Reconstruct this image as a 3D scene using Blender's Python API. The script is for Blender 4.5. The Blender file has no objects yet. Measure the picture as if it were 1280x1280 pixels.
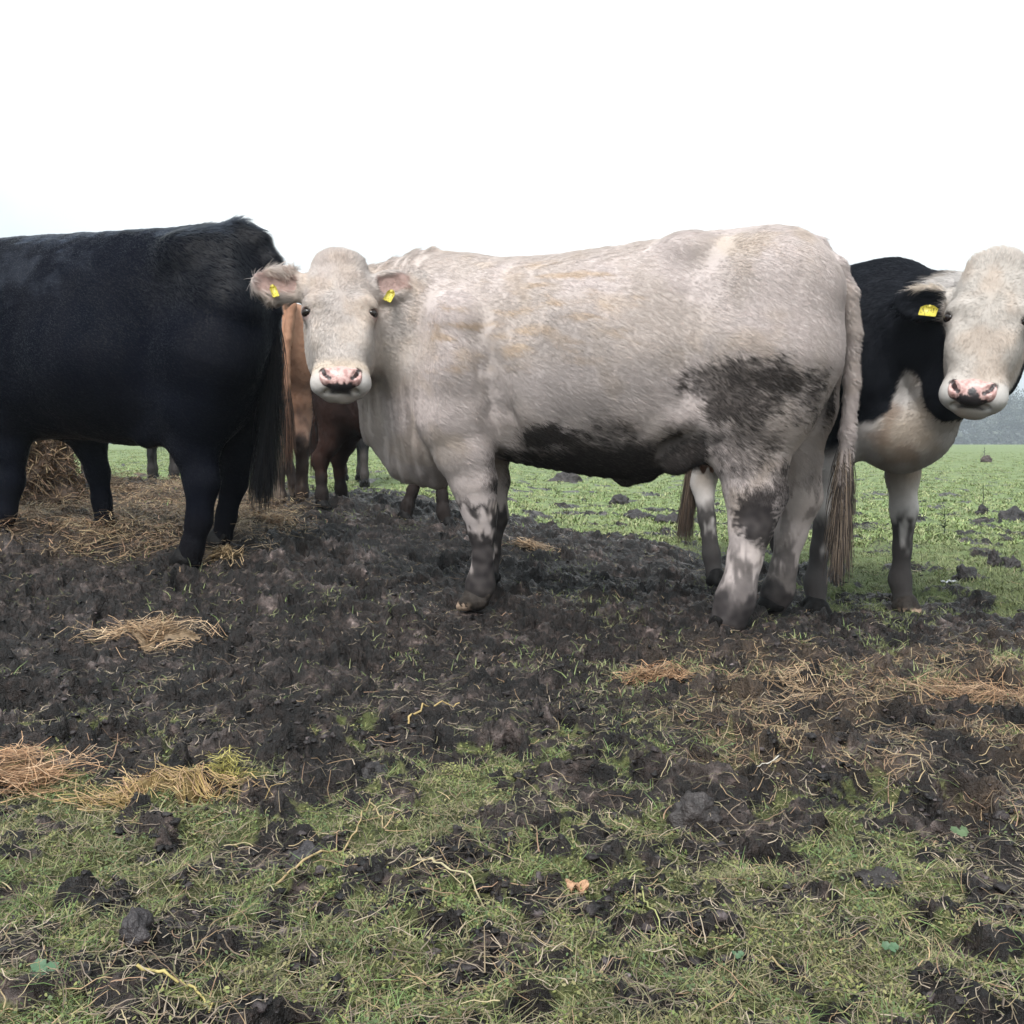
import bpy, math, time
import numpy as np
T0 = time.time()
rng = np.random.default_rng(11)
scene = bpy.context.scene
COL = scene.collection

# ---------------------------------------------------------------- camera
F_PX, HALF, EYE, HORIZON = 1280.0, 640.0, 0.75, 545.0
PITCH = math.atan((HALF - HORIZON) / F_PX)
CAM = np.array([0.0, 0.0, EYE])
C_F = np.array([0.0, math.cos(PITCH), -math.sin(PITCH)])
C_U = np.array([0.0, math.sin(PITCH), math.cos(PITCH)])
C_R = np.array([1.0, 0.0, 0.0])
cam_data = bpy.data.cameras.new('camera'); cam = bpy.data.objects.new('camera', cam_data)
COL.objects.link(cam); scene.camera = cam
cam.location = CAM; cam.rotation_euler = (math.pi / 2 - PITCH, 0, 0)
cam_data.sensor_width = 36; cam_data.lens = 36; cam_data.clip_start = 0.05; cam_data.clip_end = 3000

def ray(u, v):
    return C_F + C_R * (u - HALF) / F_PX + C_U * (HALF - v) / F_PX
def at_depth(u, v, y):
    r = ray(u, v); return CAM + r * (y / r[1])

# ---------------------------------------------------------------- noise
_perm = np.random.default_rng(5).permutation(4096).astype(np.int64)
_perm = np.concatenate([_perm, _perm])
_gv = np.random.default_rng(6).normal(size=(4096, 3)); _gv /= np.linalg.norm(_gv, axis=1)[:, None]
_g2 = np.random.default_rng(7).uniform(0, 2 * math.pi, 4096); _g2 = np.stack([np.cos(_g2), np.sin(_g2)], 1)
_rv = np.random.default_rng(8).random((4096, 6))
def _fade(t): return t * t * t * (t * (t * 6 - 15) + 10)
def noise2(x, y, seed=0):
    xi = np.floor(x).astype(np.int64); yi = np.floor(y).astype(np.int64)
    xf = x - xi; yf = y - yi; u = _fade(xf); v = _fade(yf)
    out = []
    for i in (0, 1):
        col = []
        for j in (0, 1):
            h = _perm[(_perm[(xi + i + seed * 17) & 4095] + yi + j) & 4095]
            g = _g2[h]; col.append(g[:, 0] * (xf - i) + g[:, 1] * (yf - j))
        out.append(col[0] * (1 - v) + col[1] * v)
    return (out[0] * (1 - u) + out[1] * u) * 1.5
def noise3(p, seed=0):
    q = np.floor(p).astype(np.int64); f = p - q; w = _fade(f); res = 0
    for i in (0, 1):
        for j in (0, 1):
            for k in (0, 1):
                h = _perm[(_perm[(_perm[(q[:, 0] + i + seed * 17) & 4095] + q[:, 1] + j) & 4095] + q[:, 2] + k) & 4095]
                g = _gv[h]
                dd = g[:, 0] * (f[:, 0] - i) + g[:, 1] * (f[:, 1] - j) + g[:, 2] * (f[:, 2] - k)
                res = res + dd * (w[:, 0] if i else 1 - w[:, 0]) * (w[:, 1] if j else 1 - w[:, 1]) * (w[:, 2] if k else 1 - w[:, 2])
    return res * 1.6
def fbm2(x, y, octs=4, seed=0, gain=.5):
    r = 0; a = 1
    for o in range(octs):
        r = r + a * noise2(x * 2 ** o + o * 7.3, y * 2 ** o - o * 3.1, seed + o); a *= gain
    return r
def fbm3(p, octs=3, seed=0, gain=.5):
    r = 0; a = 1
    for o in range(octs):
        r = r + a * noise3(p * 2 ** o + o * 5.7, seed + o); a *= gain
    return r
def cells2(x, y, seed=0):
    """jittered cells: distance to nearest point, its random numbers"""
    xi = np.floor(x).astype(np.int64); yi = np.floor(y).astype(np.int64)
    best = np.full(x.shape, 9.0); rid = np.zeros(x.shape, np.int64); bx = np.zeros(x.shape); by = np.zeros(x.shape)
    for i in (-1, 0, 1):
        for j in (-1, 0, 1):
            h = _perm[(_perm[(xi + i + seed * 13) & 4095] + yi + j) & 4095]
            dx = x - (xi + i + .1 + .8 * _rv[h, 0]); dy = y - (yi + j + .1 + .8 * _rv[h, 1])
            d = dx * dx + dy * dy; m = d < best
            best = np.where(m, d, best); rid = np.where(m, h, rid); bx = np.where(m, dx, bx); by = np.where(m, dy, by)
    return np.sqrt(best), rid, bx, by
def sstep(a, b, x):
    t = np.clip((x - a) / (b - a), 0, 1); return t * t * (3 - 2 * t)
def mix(a, b, t):
    t = np.asarray(t)[..., None]; return np.asarray(a) * (1 - t) + np.asarray(b) * t
def unit(v):
    v = np.asarray(v, float); return v / (np.linalg.norm(v, axis=-1, keepdims=True) + 1e-9)

# ---------------------------------------------------------------- objects
def tag(o, label=None, cat=None, group=None, kind=None):
    if label: o['label'] = label
    if cat: o['category'] = cat
    if group: o['group'] = group
    if kind: o['kind'] = kind
    return o
def empty(name, loc, rz=0.0):
    o = bpy.data.objects.new(name, None); COL.objects.link(o); o.location = loc; o.rotation_euler = (0, 0, rz)
    o.empty_display_size = .1
    return o
def mesh_obj(name, verts, faces, mat, parent=None, cols=None, smooth=True, attrs=None):
    """faces: array (n,k) or list of such arrays"""
    me = bpy.data.meshes.new(name)
    verts = np.asarray(verts, np.float32)
    if isinstance(faces, np.ndarray): faces = [faces]
    faces = [np.asarray(f, np.int32) for f in faces if len(f)]
    loops = np.concatenate([f.ravel() for f in faces]); counts = np.concatenate([np.full(len(f), f.shape[1], np.int32) for f in faces])
    starts = np.concatenate([[0], np.cumsum(counts)[:-1]]).astype(np.int32)
    me.vertices.add(len(verts)); me.vertices.foreach_set('co', verts.ravel())
    me.loops.add(len(loops)); me.loops.foreach_set('vertex_index', loops)
    me.polygons.add(len(counts)); me.polygons.foreach_set('loop_start', starts)
    me.update(calc_edges=True)
    if smooth: me.polygons.foreach_set('use_smooth', np.ones(len(counts), bool))
    if cols is not None:
        a = me.attributes.new('Col', 'FLOAT_COLOR', 'POINT')
        c = np.ones((len(verts), 4), np.float32); c[:, :3] = cols; a.data.foreach_set('color', c.ravel())
    for k, val in (attrs or {}).items():
        a = me.attributes.new(k, 'FLOAT', 'POINT'); a.data.foreach_set('value', np.asarray(val, np.float32))
    me.materials.append(mat)
    o = bpy.data.objects.new(name, me); COL.objects.link(o)
    if parent: o.parent = parent
    return o
def curves_obj(name, pts, rad, cols, nrm, mat, parent=None):
    """hair strands: pts (N,K,3), rad (N,K), cols (N,3), nrm (N,3)"""
    N, K = pts.shape[:2]
    cu = bpy.data.hair_curves.new(name); cu.add_curves([K] * N)
    cu.position_data.foreach_set('vector', pts.astype(np.float32).ravel())
    a = cu.attributes.get('radius') or cu.attributes.new('radius', 'FLOAT', 'POINT')
    a.data.foreach_set('value', rad.astype(np.float32).ravel())
    a = cu.attributes.new('Col', 'FLOAT_COLOR', 'CURVE'); c = np.ones((N, 4), np.float32); c[:, :3] = cols
    a.data.foreach_set('color', c.ravel())
    a = cu.attributes.new('skin', 'FLOAT_VECTOR', 'CURVE'); a.data.foreach_set('vector', nrm.astype(np.float32).ravel())
    cu.materials.append(mat)
    o = bpy.data.objects.new(name, cu); COL.objects.link(o)
    if parent: o.parent = parent
    return o

# ---------------------------------------------------------------- materials
def new_mat(name):
    m = bpy.data.materials.new(name); m.use_nodes = True; nt = m.node_tree
    return m, nt, nt.nodes['Principled BSDF']
def node(nt, typ, **kw):
    n = nt.nodes.new(typ)
    for k, v in kw.items(): setattr(n, k, v)
    return n
def attr(nt, name): return node(nt, 'ShaderNodeAttribute', attribute_name=name)
def noise_node(nt, scale, detail=4, rough=.6, coord='Object'):
    tc = node(nt, 'ShaderNodeTexCoord'); n = node(nt, 'ShaderNodeTexNoise'); n.inputs['Scale'].default_value = scale
    n.inputs['Detail'].default_value = detail; n.inputs['Roughness'].default_value = rough
    nt.links.new(tc.outputs[coord], n.inputs['Vector']); return n
def ramp(nt, src, stops):
    r = node(nt, 'ShaderNodeValToRGB'); e = r.color_ramp.elements
    while len(e) < len(stops): e.new(.5)
    for el, (p, c) in zip(e, stops): el.position = p; el.color = (c[0], c[1], c[2], 1) if hasattr(c, '__len__') else (c, c, c, 1)
    nt.links.new(src, r.inputs['Fac']); return r
def mixcol(nt, fac, a, b, mode='MIX'):
    m = node(nt, 'ShaderNodeMix', data_type='RGBA', blend_type=mode)
    for sock, val in ((m.inputs[0], fac), (m.inputs[6], a), (m.inputs[7], b)):
        if hasattr(val, 'is_output'): nt.links.new(val, sock)
        elif hasattr(val, '__len__'): sock.default_value = (*val, 1)
        else: sock.default_value = val
    return m.outputs[2]
def bump(nt, src, bsdf, strength, dist):
    b = node(nt, 'ShaderNodeBump'); b.inputs['Strength'].default_value = strength; b.inputs['Distance'].default_value = dist
    nt.links.new(src, b.inputs['Height']); nt.links.new(b.outputs[0], bsdf.inputs['Normal'])
def attr_mat(name, rough=.7, nscale=40, lo=.8, hi=1.15, bumpd=0.0, spec=.4, sub=0.0):
    m, nt, b = new_mat(name)
    n = noise_node(nt, nscale); r = ramp(nt, n.outputs['Fac'], [(.3, lo), (.7, hi)])
    c = mixcol(nt, 1.0, attr(nt, 'Col').outputs['Color'], r.outputs[0], 'MULTIPLY')
    nt.links.new(c, b.inputs['Base Color']); b.inputs['Roughness'].default_value = rough
    b.inputs['Specular IOR Level'].default_value = spec
    if bumpd: bump(nt, n.outputs['Fac'], b, 1.0, bumpd)
    return m
M_SKIN = attr_mat('hide', .7, 40, .95, 1.05, .001, .15)
M_SKIN_BLACK = attr_mat('black_hide', .7, 70, .86, 1.1, .004, .02)
M_NOSE = attr_mat('nose_skin', .38, 160, .85, 1.1, .0015, .5)
M_HOOF = attr_mat('hoof_horn', .6, 60, .6, 1.2, .003, .15)
M_EYE, _nt, _b = new_mat('eye_surface')
_n = noise_node(_nt, 60); _r = ramp(_nt, _n.outputs['Fac'], [(.3, (.008, .005, .004)), (.8, (.02, .011, .008))])
_nt.links.new(_r.outputs[0], _b.inputs['Base Color']); _b.inputs['Roughness'].default_value = .06
def hair_mat(name, rough, spec):
    m, nt, b = new_mat(name)
    a = attr(nt, 'Col'); b.inputs['Roughness'].default_value = rough; b.inputs['Specular IOR Level'].default_value = spec
    nt.links.new(a.outputs['Color'], b.inputs['Base Color'])
    vt = node(nt, 'ShaderNodeVectorTransform', vector_type='NORMAL', convert_from='OBJECT', convert_to='WORLD')
    nt.links.new(attr(nt, 'skin').outputs['Vector'], vt.inputs[0])
    g = node(nt, 'ShaderNodeNewGeometry')
    mx = node(nt, 'ShaderNodeMix', data_type='VECTOR'); mx.inputs[0].default_value = .7
    nt.links.new(g.outputs['Normal'], mx.inputs[4]); nt.links.new(vt.outputs[0], mx.inputs[5])
    nm = node(nt, 'ShaderNodeVectorMath', operation='NORMALIZE'); nt.links.new(mx.outputs[1], nm.inputs[0])
    nt.links.new(nm.outputs[0], b.inputs['Normal'])
    return m
M_FUR = hair_mat('fur', .8, .12)
M_FUR_BLACK = hair_mat('black_fur', .42, .16)
M_BLADE = attr_mat('grass_blades', .6, 3, .8, 1.2, 0, .3)
M_STRAW = attr_mat('dry_straw', .65, 25, .75, 1.2, 0, .3)
M_TAG, _nt, _b = new_mat('yellow_tag_plastic')
_tc = node(_nt, 'ShaderNodeTexCoord'); _mp = node(_nt, 'ShaderNodeMapping'); _mp.inputs['Scale'].default_value = (260, 90, 90)
_n = node(_nt, 'ShaderNodeTexNoise'); _n.inputs['Scale'].default_value = 1.0; _n.inputs['Detail'].default_value = 2
_nt.links.new(_tc.outputs['Object'], _mp.inputs[0]); _nt.links.new(_mp.outputs[0], _n.inputs['Vector'])
_r = ramp(_nt, _n.outputs['Fac'], [(.36, (.10, .08, .02)), (.44, (.50, .41, .05)), (.8, (.56, .47, .07))])
_nt.links.new(_r.outputs[0], _b.inputs['Base Color']); _b.inputs['Roughness'].default_value = .45

# ---------------------------------------------------------------- implicit solids
def smin(a, b, k):
    h = np.maximum(k - np.abs(a - b), 0) / k
    return np.minimum(a, b) - h * h * k * .25
class Field:
    def __init__(s, lo, hi, h):
        s.h = h; s.lo = np.asarray(lo, float); n = np.ceil((np.asarray(hi) - s.lo) / h).astype(int) + 1
        s.ax = [(s.lo[i] + h * np.arange(n[i])).astype(np.float32) for i in range(3)]
        s.d = np.full(n, 1.0, np.float32)
    def region(s, lo, hi):
        sl = []
        for i in range(3):
            a = int(np.clip(np.floor((lo[i] - s.lo[i]) / s.h), 0, len(s.ax[i]) - 2)); b = int(np.clip(np.ceil((hi[i] - s.lo[i]) / s.h) + 1, a + 1, len(s.ax[i])))
            sl.append(slice(a, b))
        X = s.ax[0][sl[0]][:, None, None]; Y = s.ax[1][sl[1]][None, :, None]; Z = s.ax[2][sl[2]][None, None, :]
        return tuple(sl), X, Y, Z
    def put(s, sl, d, k, cut=False):
        if cut: s.d[sl] = -smin(-s.d[sl], d, k)
        else: s.d[sl] = smin(s.d[sl], d, k)
    def chain(s, pts, k=.04, fy=1.0, cut=False, kin=None):
        """pts rows x,y,z,r; fy squeezes the section along y"""
        pts = np.asarray(pts, float); R = pts[:, 3].max() + k + .02
        sl, X, Y, Z = s.region(pts[:, :3].min(0) - R, pts[:, :3].max(0) + R)
        D = None
        for a, b in zip(pts[:-1], pts[1:]):
            e = b[:3] - a[:3]; e = e * np.array([1, 1 / fy, 1]); L = max(e @ e, 1e-9)
            px, py, pz = X - a[0], (Y - a[1]) / fy, Z - a[2]
            t = np.clip((px * e[0] + py * e[1] + pz * e[2]) / L, 0, 1)
            d = np.sqrt((px - t * e[0]) ** 2 + (py - t * e[1]) ** 2 + (pz - t * e[2]) ** 2) - (a[3] + t * (b[3] - a[3]))
            D = d if D is None else smin(D, d, kin or .03)
        s.put(sl, D.astype(np.float32), k, cut)
    def ell(s, c, r, k=.04, axes=None, cut=False):
        c = np.asarray(c, float); r = np.asarray(r, float); R = r.max() + k + .02
        sl, X, Y, Z = s.region(c - R, c + R)
        p = (X - c[0], Y - c[1], Z - c[2])
        if axes is not None: p = tuple(p[0] * a[0] + p[1] * a[1] + p[2] * a[2] for a in axes)
        k0 = np.sqrt((p[0] / r[0]) ** 2 + (p[1] / r[1]) ** 2 + (p[2] / r[2]) ** 2) + 1e-6
        k1 = np.sqrt((p[0] / r[0] ** 2) ** 2 + (p[1] / r[1] ** 2) ** 2 + (p[2] / r[2] ** 2) ** 2) + 1e-6
        s.put(sl, (k0 * (k0 - 1) / k1).astype(np.float32), k, cut)
    def loft(s, tab, org, axes, k=.05, n=2.2, egg=0.0, smooth=8):
        """tab rows: a, halfwidth, c_hi, c_lo along axes[0]; widths on axes[1]; c on axes[2]"""
        tab = np.asarray(tab, float); tab = tab[np.argsort(tab[:, 0])]
        aa = np.linspace(tab[0, 0], tab[-1, 0], 400); ker = np.exp(-.5 * (np.arange(-24, 25) / smooth) ** 2); ker /= ker.sum()
        cols = []
        for j in (1, 2, 3):
            v = np.interp(aa, tab[:, 0], tab[:, j]); vp = np.pad(v, 24, mode='reflect', reflect_type='odd')
            cols.append(np.convolve(vp, ker, 'valid'))
        org = np.asarray(org, float); ax = np.asarray(axes, float)
        m = tab[:, 1].max(); cor = [org + ax[0] * a + ax[1] * w + ax[2] * c for a in (aa[0], aa[-1]) for w in (-m, m) for c in (tab[:, 2:].min(), tab[:, 2:].max())]
        cor = np.array(cor); sl, X, Y, Z = s.region(cor.min(0) - k - .03, cor.max(0) + k + .03)
        p = (X - org[0], Y - org[1], Z - org[2])
        A, B, Cc = [p[0] * q[0] + p[1] * q[1] + p[2] * q[2] for q in ax]
        w = np.interp(A, aa, np.maximum(cols[0], .012)); hi = np.interp(A, aa, cols[1]); lo = np.interp(A, aa, cols[2])
        hb = np.maximum((hi - lo) / 2, .012); t = (Cc - (hi + lo) / 2) / hb
        ww = w * (1 - egg * np.clip(t, -1, 1))
        r = (np.abs(B / ww) ** n + np.abs(t) ** n) ** (1 / n)
        d = (r - 1) * np.minimum(ww, hb)
        d = np.maximum(d, np.abs(A - np.clip(A, aa[0], aa[-1])) + d * .3)
        s.put(sl, d.astype(np.float32), k)
    def mesh(s, smooth=2):
        d = s.d; ins = d < 0; n = d.shape; h = s.h
        nc = (n[0] - 1, n[1] - 1, n[2] - 1)
        acc_id = []; acc_p = []; quads = []
        for axis in range(3):
            a = [slice(None)] * 3; b = [slice(None)] * 3; a[axis] = slice(0, -1); b[axis] = slice(1, None)
            i, j, k = np.nonzero(ins[tuple(a)] != ins[tuple(b)])
            I = np.stack([i, j, k], 1); J = I.copy(); J[:, axis] += 1
            o1, o2 = (axis + 1) % 3, (axis + 2) % 3
            ok = (I[:, o1] > 0) & (I[:, o2] > 0) & (I[:, o1] < n[o1] - 1) & (I[:, o2] < n[o2] - 1); I = I[ok]; J = J[ok]
            da = d[I[:, 0], I[:, 1], I[:, 2]]; db = d[J[:, 0], J[:, 1], J[:, 2]]
            pos = I.astype(np.float64); pos[:, axis] += da / (da - db)
            q = []
            for e1, e2 in ((-1, -1), (0, -1), (0, 0), (-1, 0)):
                c = I.copy(); c[:, o1] += e1; c[:, o2] += e2
                cid = (c[:, 0] * nc[1] + c[:, 1]) * nc[2] + c[:, 2]; q.append(cid); acc_id.append(cid); acc_p.append(pos)
            q = np.stack(q, 1); flip = da > 0; q[flip] = q[flip][:, ::-1]; quads.append(q)
        ids = np.concatenate(acc_id); P = np.concatenate(acc_p); quads = np.concatenate(quads)
        uid, inv = np.unique(ids, return_inverse=True)
        cnt = np.bincount(inv); V = np.stack([np.bincount(inv, P[:, j]) / cnt for j in range(3)], 1)
        Q = np.searchsorted(uid, quads)
        V = V * h + s.lo
        E = np.concatenate([Q[:, [0, 1]], Q[:, [1, 2]], Q[:, [2, 3]], Q[:, [3, 0]]])
        deg = np.bincount(E.ravel(), minlength=len(V))
        for it in range(smooth):
            for f in (.5, -.35) if it else (.5,):
                S = np.stack([np.bincount(E[:, 0], V[E[:, 1], j], len(V)) + np.bincount(E[:, 1], V[E[:, 0], j], len(V)) for j in range(3)], 1) / deg[:, None]
                V = V + f * (S - V)
        return V, Q
def vnormals(V, Q):
    n = np.cross(V[Q[:, 2]] - V[Q[:, 0]], V[Q[:, 3]] - V[Q[:, 1]])
    N = np.stack([sum(np.bincount(Q[:, c], n[:, j], len(V)) for c in range(4)) for j in range(3)], 1)
    return unit(N)
SKY_L, EXPO, HAZE = 7.0, 0.92, 0.0014
# ---------------------------------------------------------------- cattle
HERD = 'cattle standing in the muddy field'
FEET = []            # world points where a hoof meets the ground: the ground is laid through them
Z3 = np.array([0, 0, 1.0])
class Frame:
    """local frame of an animal: x forwards, y to its left, z up"""
    def __init__(s, org, deg):
        a = math.radians(deg); s.rz = a; s.o = np.asarray(org, float)
        s.f = np.array([math.cos(a), math.sin(a), 0]); s.l = np.array([-math.sin(a), math.cos(a), 0])
    def vec(s, w): return np.array([w @ s.f, w @ s.l, w[2]])
    def loc(s, w): return s.vec(np.asarray(w) - s.o)
    def world(s, p): p = np.asarray(p, float); return s.o + s.f * p[0] + s.l * p[1] + Z3 * p[2]
    def pix(s, u, v, y):
        """local point seen at (u,v) on the lengthwise plane y, and metres per pixel there"""
        r = ray(u, v); t = (y - (CAM - s.o) @ s.l) / (r @ s.l)
        p = s.loc(CAM + r * t); p[1] = y; return p, t / F_PX
    def trunk(s, rows):
        out = []
        for u, vt, vb, hw in rows:
            a, _ = s.pix(u, vt, 0); b, _ = s.pix(u, vb, 0); out.append(((a[0] + b[0]) / 2, hw, a[2], b[2]))
        return out
    def limb(s, rows, y0, y1):
        out = []
        for i, (u, v, r) in enumerate(rows):
            y = y0 + (y1 - y0) * i / max(1, len(rows) - 1); p, m = s.pix(u, v, y); out.append((*p, r * m))
        return out
    def foot(s, u, v, y):
        p, _ = s.pix(u, v, y); FEET.append(s.world(p)); return p

def head_frame(fr, E, n_world, tilt, roll=0.0, S=1.0):
    """axes of a head whose face looks along n_world (level), leaning back by tilt; rows: lateral, down the face, out of the face"""
    n = unit(np.array([n_world[0], n_world[1], 0])); t = math.radians(tilt)
    N = n * math.cos(t) + Z3 * math.sin(t); D = -Z3 * math.cos(t) + n * math.sin(t); X = np.cross(-D, N)
    r = math.radians(roll); X, D = X * math.cos(r) + D * math.sin(r), D * math.cos(r) - X * math.sin(r)
    return dict(E=np.asarray(E, float), X=fr.vec(X), D=fr.vec(D), N=fr.vec(N), S=S)
def hpt(H, b, s, c): return H['E'] + (H['X'] * b + H['D'] * s + H['N'] * c) * H['S']
def hco(H, P):
    q = (P - H['E']) / H['S']; return q @ H['X'], q @ H['D'], q @ H['N']
HEAD_TAB = [(-.288, .035, -.07, -.12), (-.270, .075, -.045, -.16), (-.230, .108, -.012, -.19), (-.17, .130, .006, -.22), (-.09, .141, .014, -.25),
            (0, .136, .010, -.28), (.06, .122, .0, -.285), (.13, .110, -.005, -.245), (.20, .103, -.010, -.19), (.25, .102, -.012, -.165),
            (.278, .103, -.012, -.155), (.305, .092, -.024, -.145), (.324, .066, -.055, -.13), (.338, .032, -.085, -.112)]
EYE_AT = (.122, 0.002, -.027)
def add_head(F, H, ears):
    S = H['S']; ax = (H['D'], H['X'], H['N'])
    F.loft([(a * S, w * S, h * S, l * S) for a, w, h, l in HEAD_TAB], H['E'], ax, .05, 2.35, -.04, 6)
    hx = (H['X'], H['D'], H['N'])
    for sd in (-1, 1):
        P = lambda b, s, c: hpt(H, b * sd, s, c)
        F.ell(P(.098, -.035, -.022), np.array([.044, .034, .04]) * S, .04 * S, hx)            # brow
        F.ell(P(.114, .0, -.038), np.array([.034, .033, .036]) * S, .02 * S, hx)               # lids
        F.ell(P(.088, .075, -.05), np.array([.03, .08, .05]) * S, .05 * S, hx)                # cheek bone
        F.ell(P(.064, .272, -.062), np.array([.038, .042, .042]) * S, .05 * S, hx)              # side of the muzzle
        F.chain([(*P(.098, .004, -.010), .006 * S), (*P(.120, -.020, -.016), .009 * S), (*P(.142, -.012, -.040), .008 * S)], .012)  # upper lid
        F.ell(P(.085, .10, -.19), np.array([.04, .11, .08]) * S, .06 * S, hx)                 # jaw
        F.ell(P(.129, .002, -.014), np.array([.018, .013, .022]) * S, .008 * S, hx, cut=True)  # socket
    F.ell(hpt(H, 0, -.240, -.10), np.array([.08, .05, .09]) * S, .05 * S, hx)                  # poll
    F.chain([(*hpt(H, -.085, .304, -.085), .005 * S), (*hpt(H, -.05, .316, -.045), .005 * S), (*hpt(H, 0, .320, -.034), .005 * S), (*hpt(H, .05, .316, -.045), .005 * S), (*hpt(H, .085, .304, -.085), .005 * S)], .012, cut=True)
    F.ell(hpt(H, 0, .324, -.092), np.array([.048, .018, .045]) * S, .02 * S, hx)               # chin
    for base, tip, wid, front in ears:
        b = hpt(H, *base); t = hpt(H, *tip); d = unit(t - b); L = np.linalg.norm(t - b)
        fr = unit(H['X'] * front[0] + H['D'] * front[1] + H['N'] * front[2]); fr = unit(fr - d * (fr @ d)); wd = np.cross(d, fr)
        c = b + d * L * .52; wid *= S
        F.chain([(*(b - d * .05), .045 * S), (*(b + d * L * .25), .030 * S)], .04)
        F.ell(c, (L * .52, wid * .5, .021 * S), .03, (d, wd, fr))
        F.ell(c + d * L * .06 + fr * .019 * S, (L * .40, wid * .35, .018 * S), .01, (d, wd, fr), cut=True)
def nose_mesh(H, h=.0036):
    S = H['S']; c = hpt(H, 0, .28, -.01); F = Field(c - .14 * S, c + .14 * S, h); hx = (H['X'], H['D'], H['N'])
    F.ell(hpt(H, 0, .268, -.026), np.array([.064, .044, .038]) * S, .01, hx)
    F.ell(hpt(H, 0, .296, -.030), np.array([.040, .028, .034]) * S, .03, hx)
    for sd in (-1, 1):
        F.ell(hpt(H, sd * .056, .270, -.024), np.array([.026, .036, .032]) * S, .016, hx)
        F.chain([(*hpt(H, sd * .066, .248, .000), .006 * S), (*hpt(H, sd * .060, .264, .006), .009 * S), (*hpt(H, sd * .043, .283, .010), .006 * S)], .008, cut=True)
    F.chain([(*hpt(H, 0, .295, .018), .003), (*hpt(H, 0, .330, .010), .003)], .008, cut=True)
    return F.mesh(2)

def sphere(c, r, axes, nu=20, nv=12):
    v = []; q = []
    for i in range(nv + 1):
        for j in range(nu):
            a = math.pi * i / nv; b = 2 * math.pi * j / nu; p = np.array([math.sin(a) * math.cos(b), math.sin(a) * math.sin(b), math.cos(a)])
            v.append(np.asarray(c) + sum(p[m] * r[m] * np.asarray(axes[m]) for m in range(3)))
    for i in range(nv):
        for j in range(nu): q.append((i * nu + j, i * nu + (j + 1) % nu, (i + 1) * nu + (j + 1) % nu, (i + 1) * nu + j))
    return np.array(v), np.array(q)

# hoof: two claws, a coronet and dew claws, made once
def _hoof():
    F = Field((-.11, -.075, -.03), (.10, .075, .12), .005)
    for sd in (-1, 1):
        F.chain([(-.035, sd * .024, .03, .028), (.0, sd * .025, .036, .030), (.035, sd * .022, .022, .022), (.058, sd * .017, .008, .012)], .006, .85)
        F.ell((-.062, sd * .024, .062), (.016, .012, .02), .01)
    F.chain([(-.03, 0, .085, .036), (.0, 0, .06, .042)], .02)
    V, Q = F.mesh(2); V[:, 2] = np.maximum(V[:, 2], -.006); return V, Q
HOOF_V, HOOF_Q = _hoof(); HOOF_ME = {}
def hoof(parent, p, yaw, scale, style):
    if style not in HOOF_ME:
        n = noise3(HOOF_V * 35, 3) * .5 + .5; tip = sstep(.0, .05, HOOF_V[:, 0] + .02 * n)
        a, b = {'pale': ((.035, .028, .024), (.42, .30, .22)), 'dark': ((.007, .006, .006), (.013, .011, .010))}[style]
        o = mesh_obj('hoof', HOOF_V, HOOF_Q, M_HOOF, None, mix(a, b, tip * (n > .35) * sstep(.04, .02, HOOF_V[:, 2])))
        HOOF_ME[style] = o.data
    else:
        o = bpy.data.objects.new('hoof', HOOF_ME[style]); COL.objects.link(o)
    o.parent = parent; o.location = p; o.rotation_euler = (0, 0, yaw); o.scale = (scale,) * 3
    return o

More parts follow.
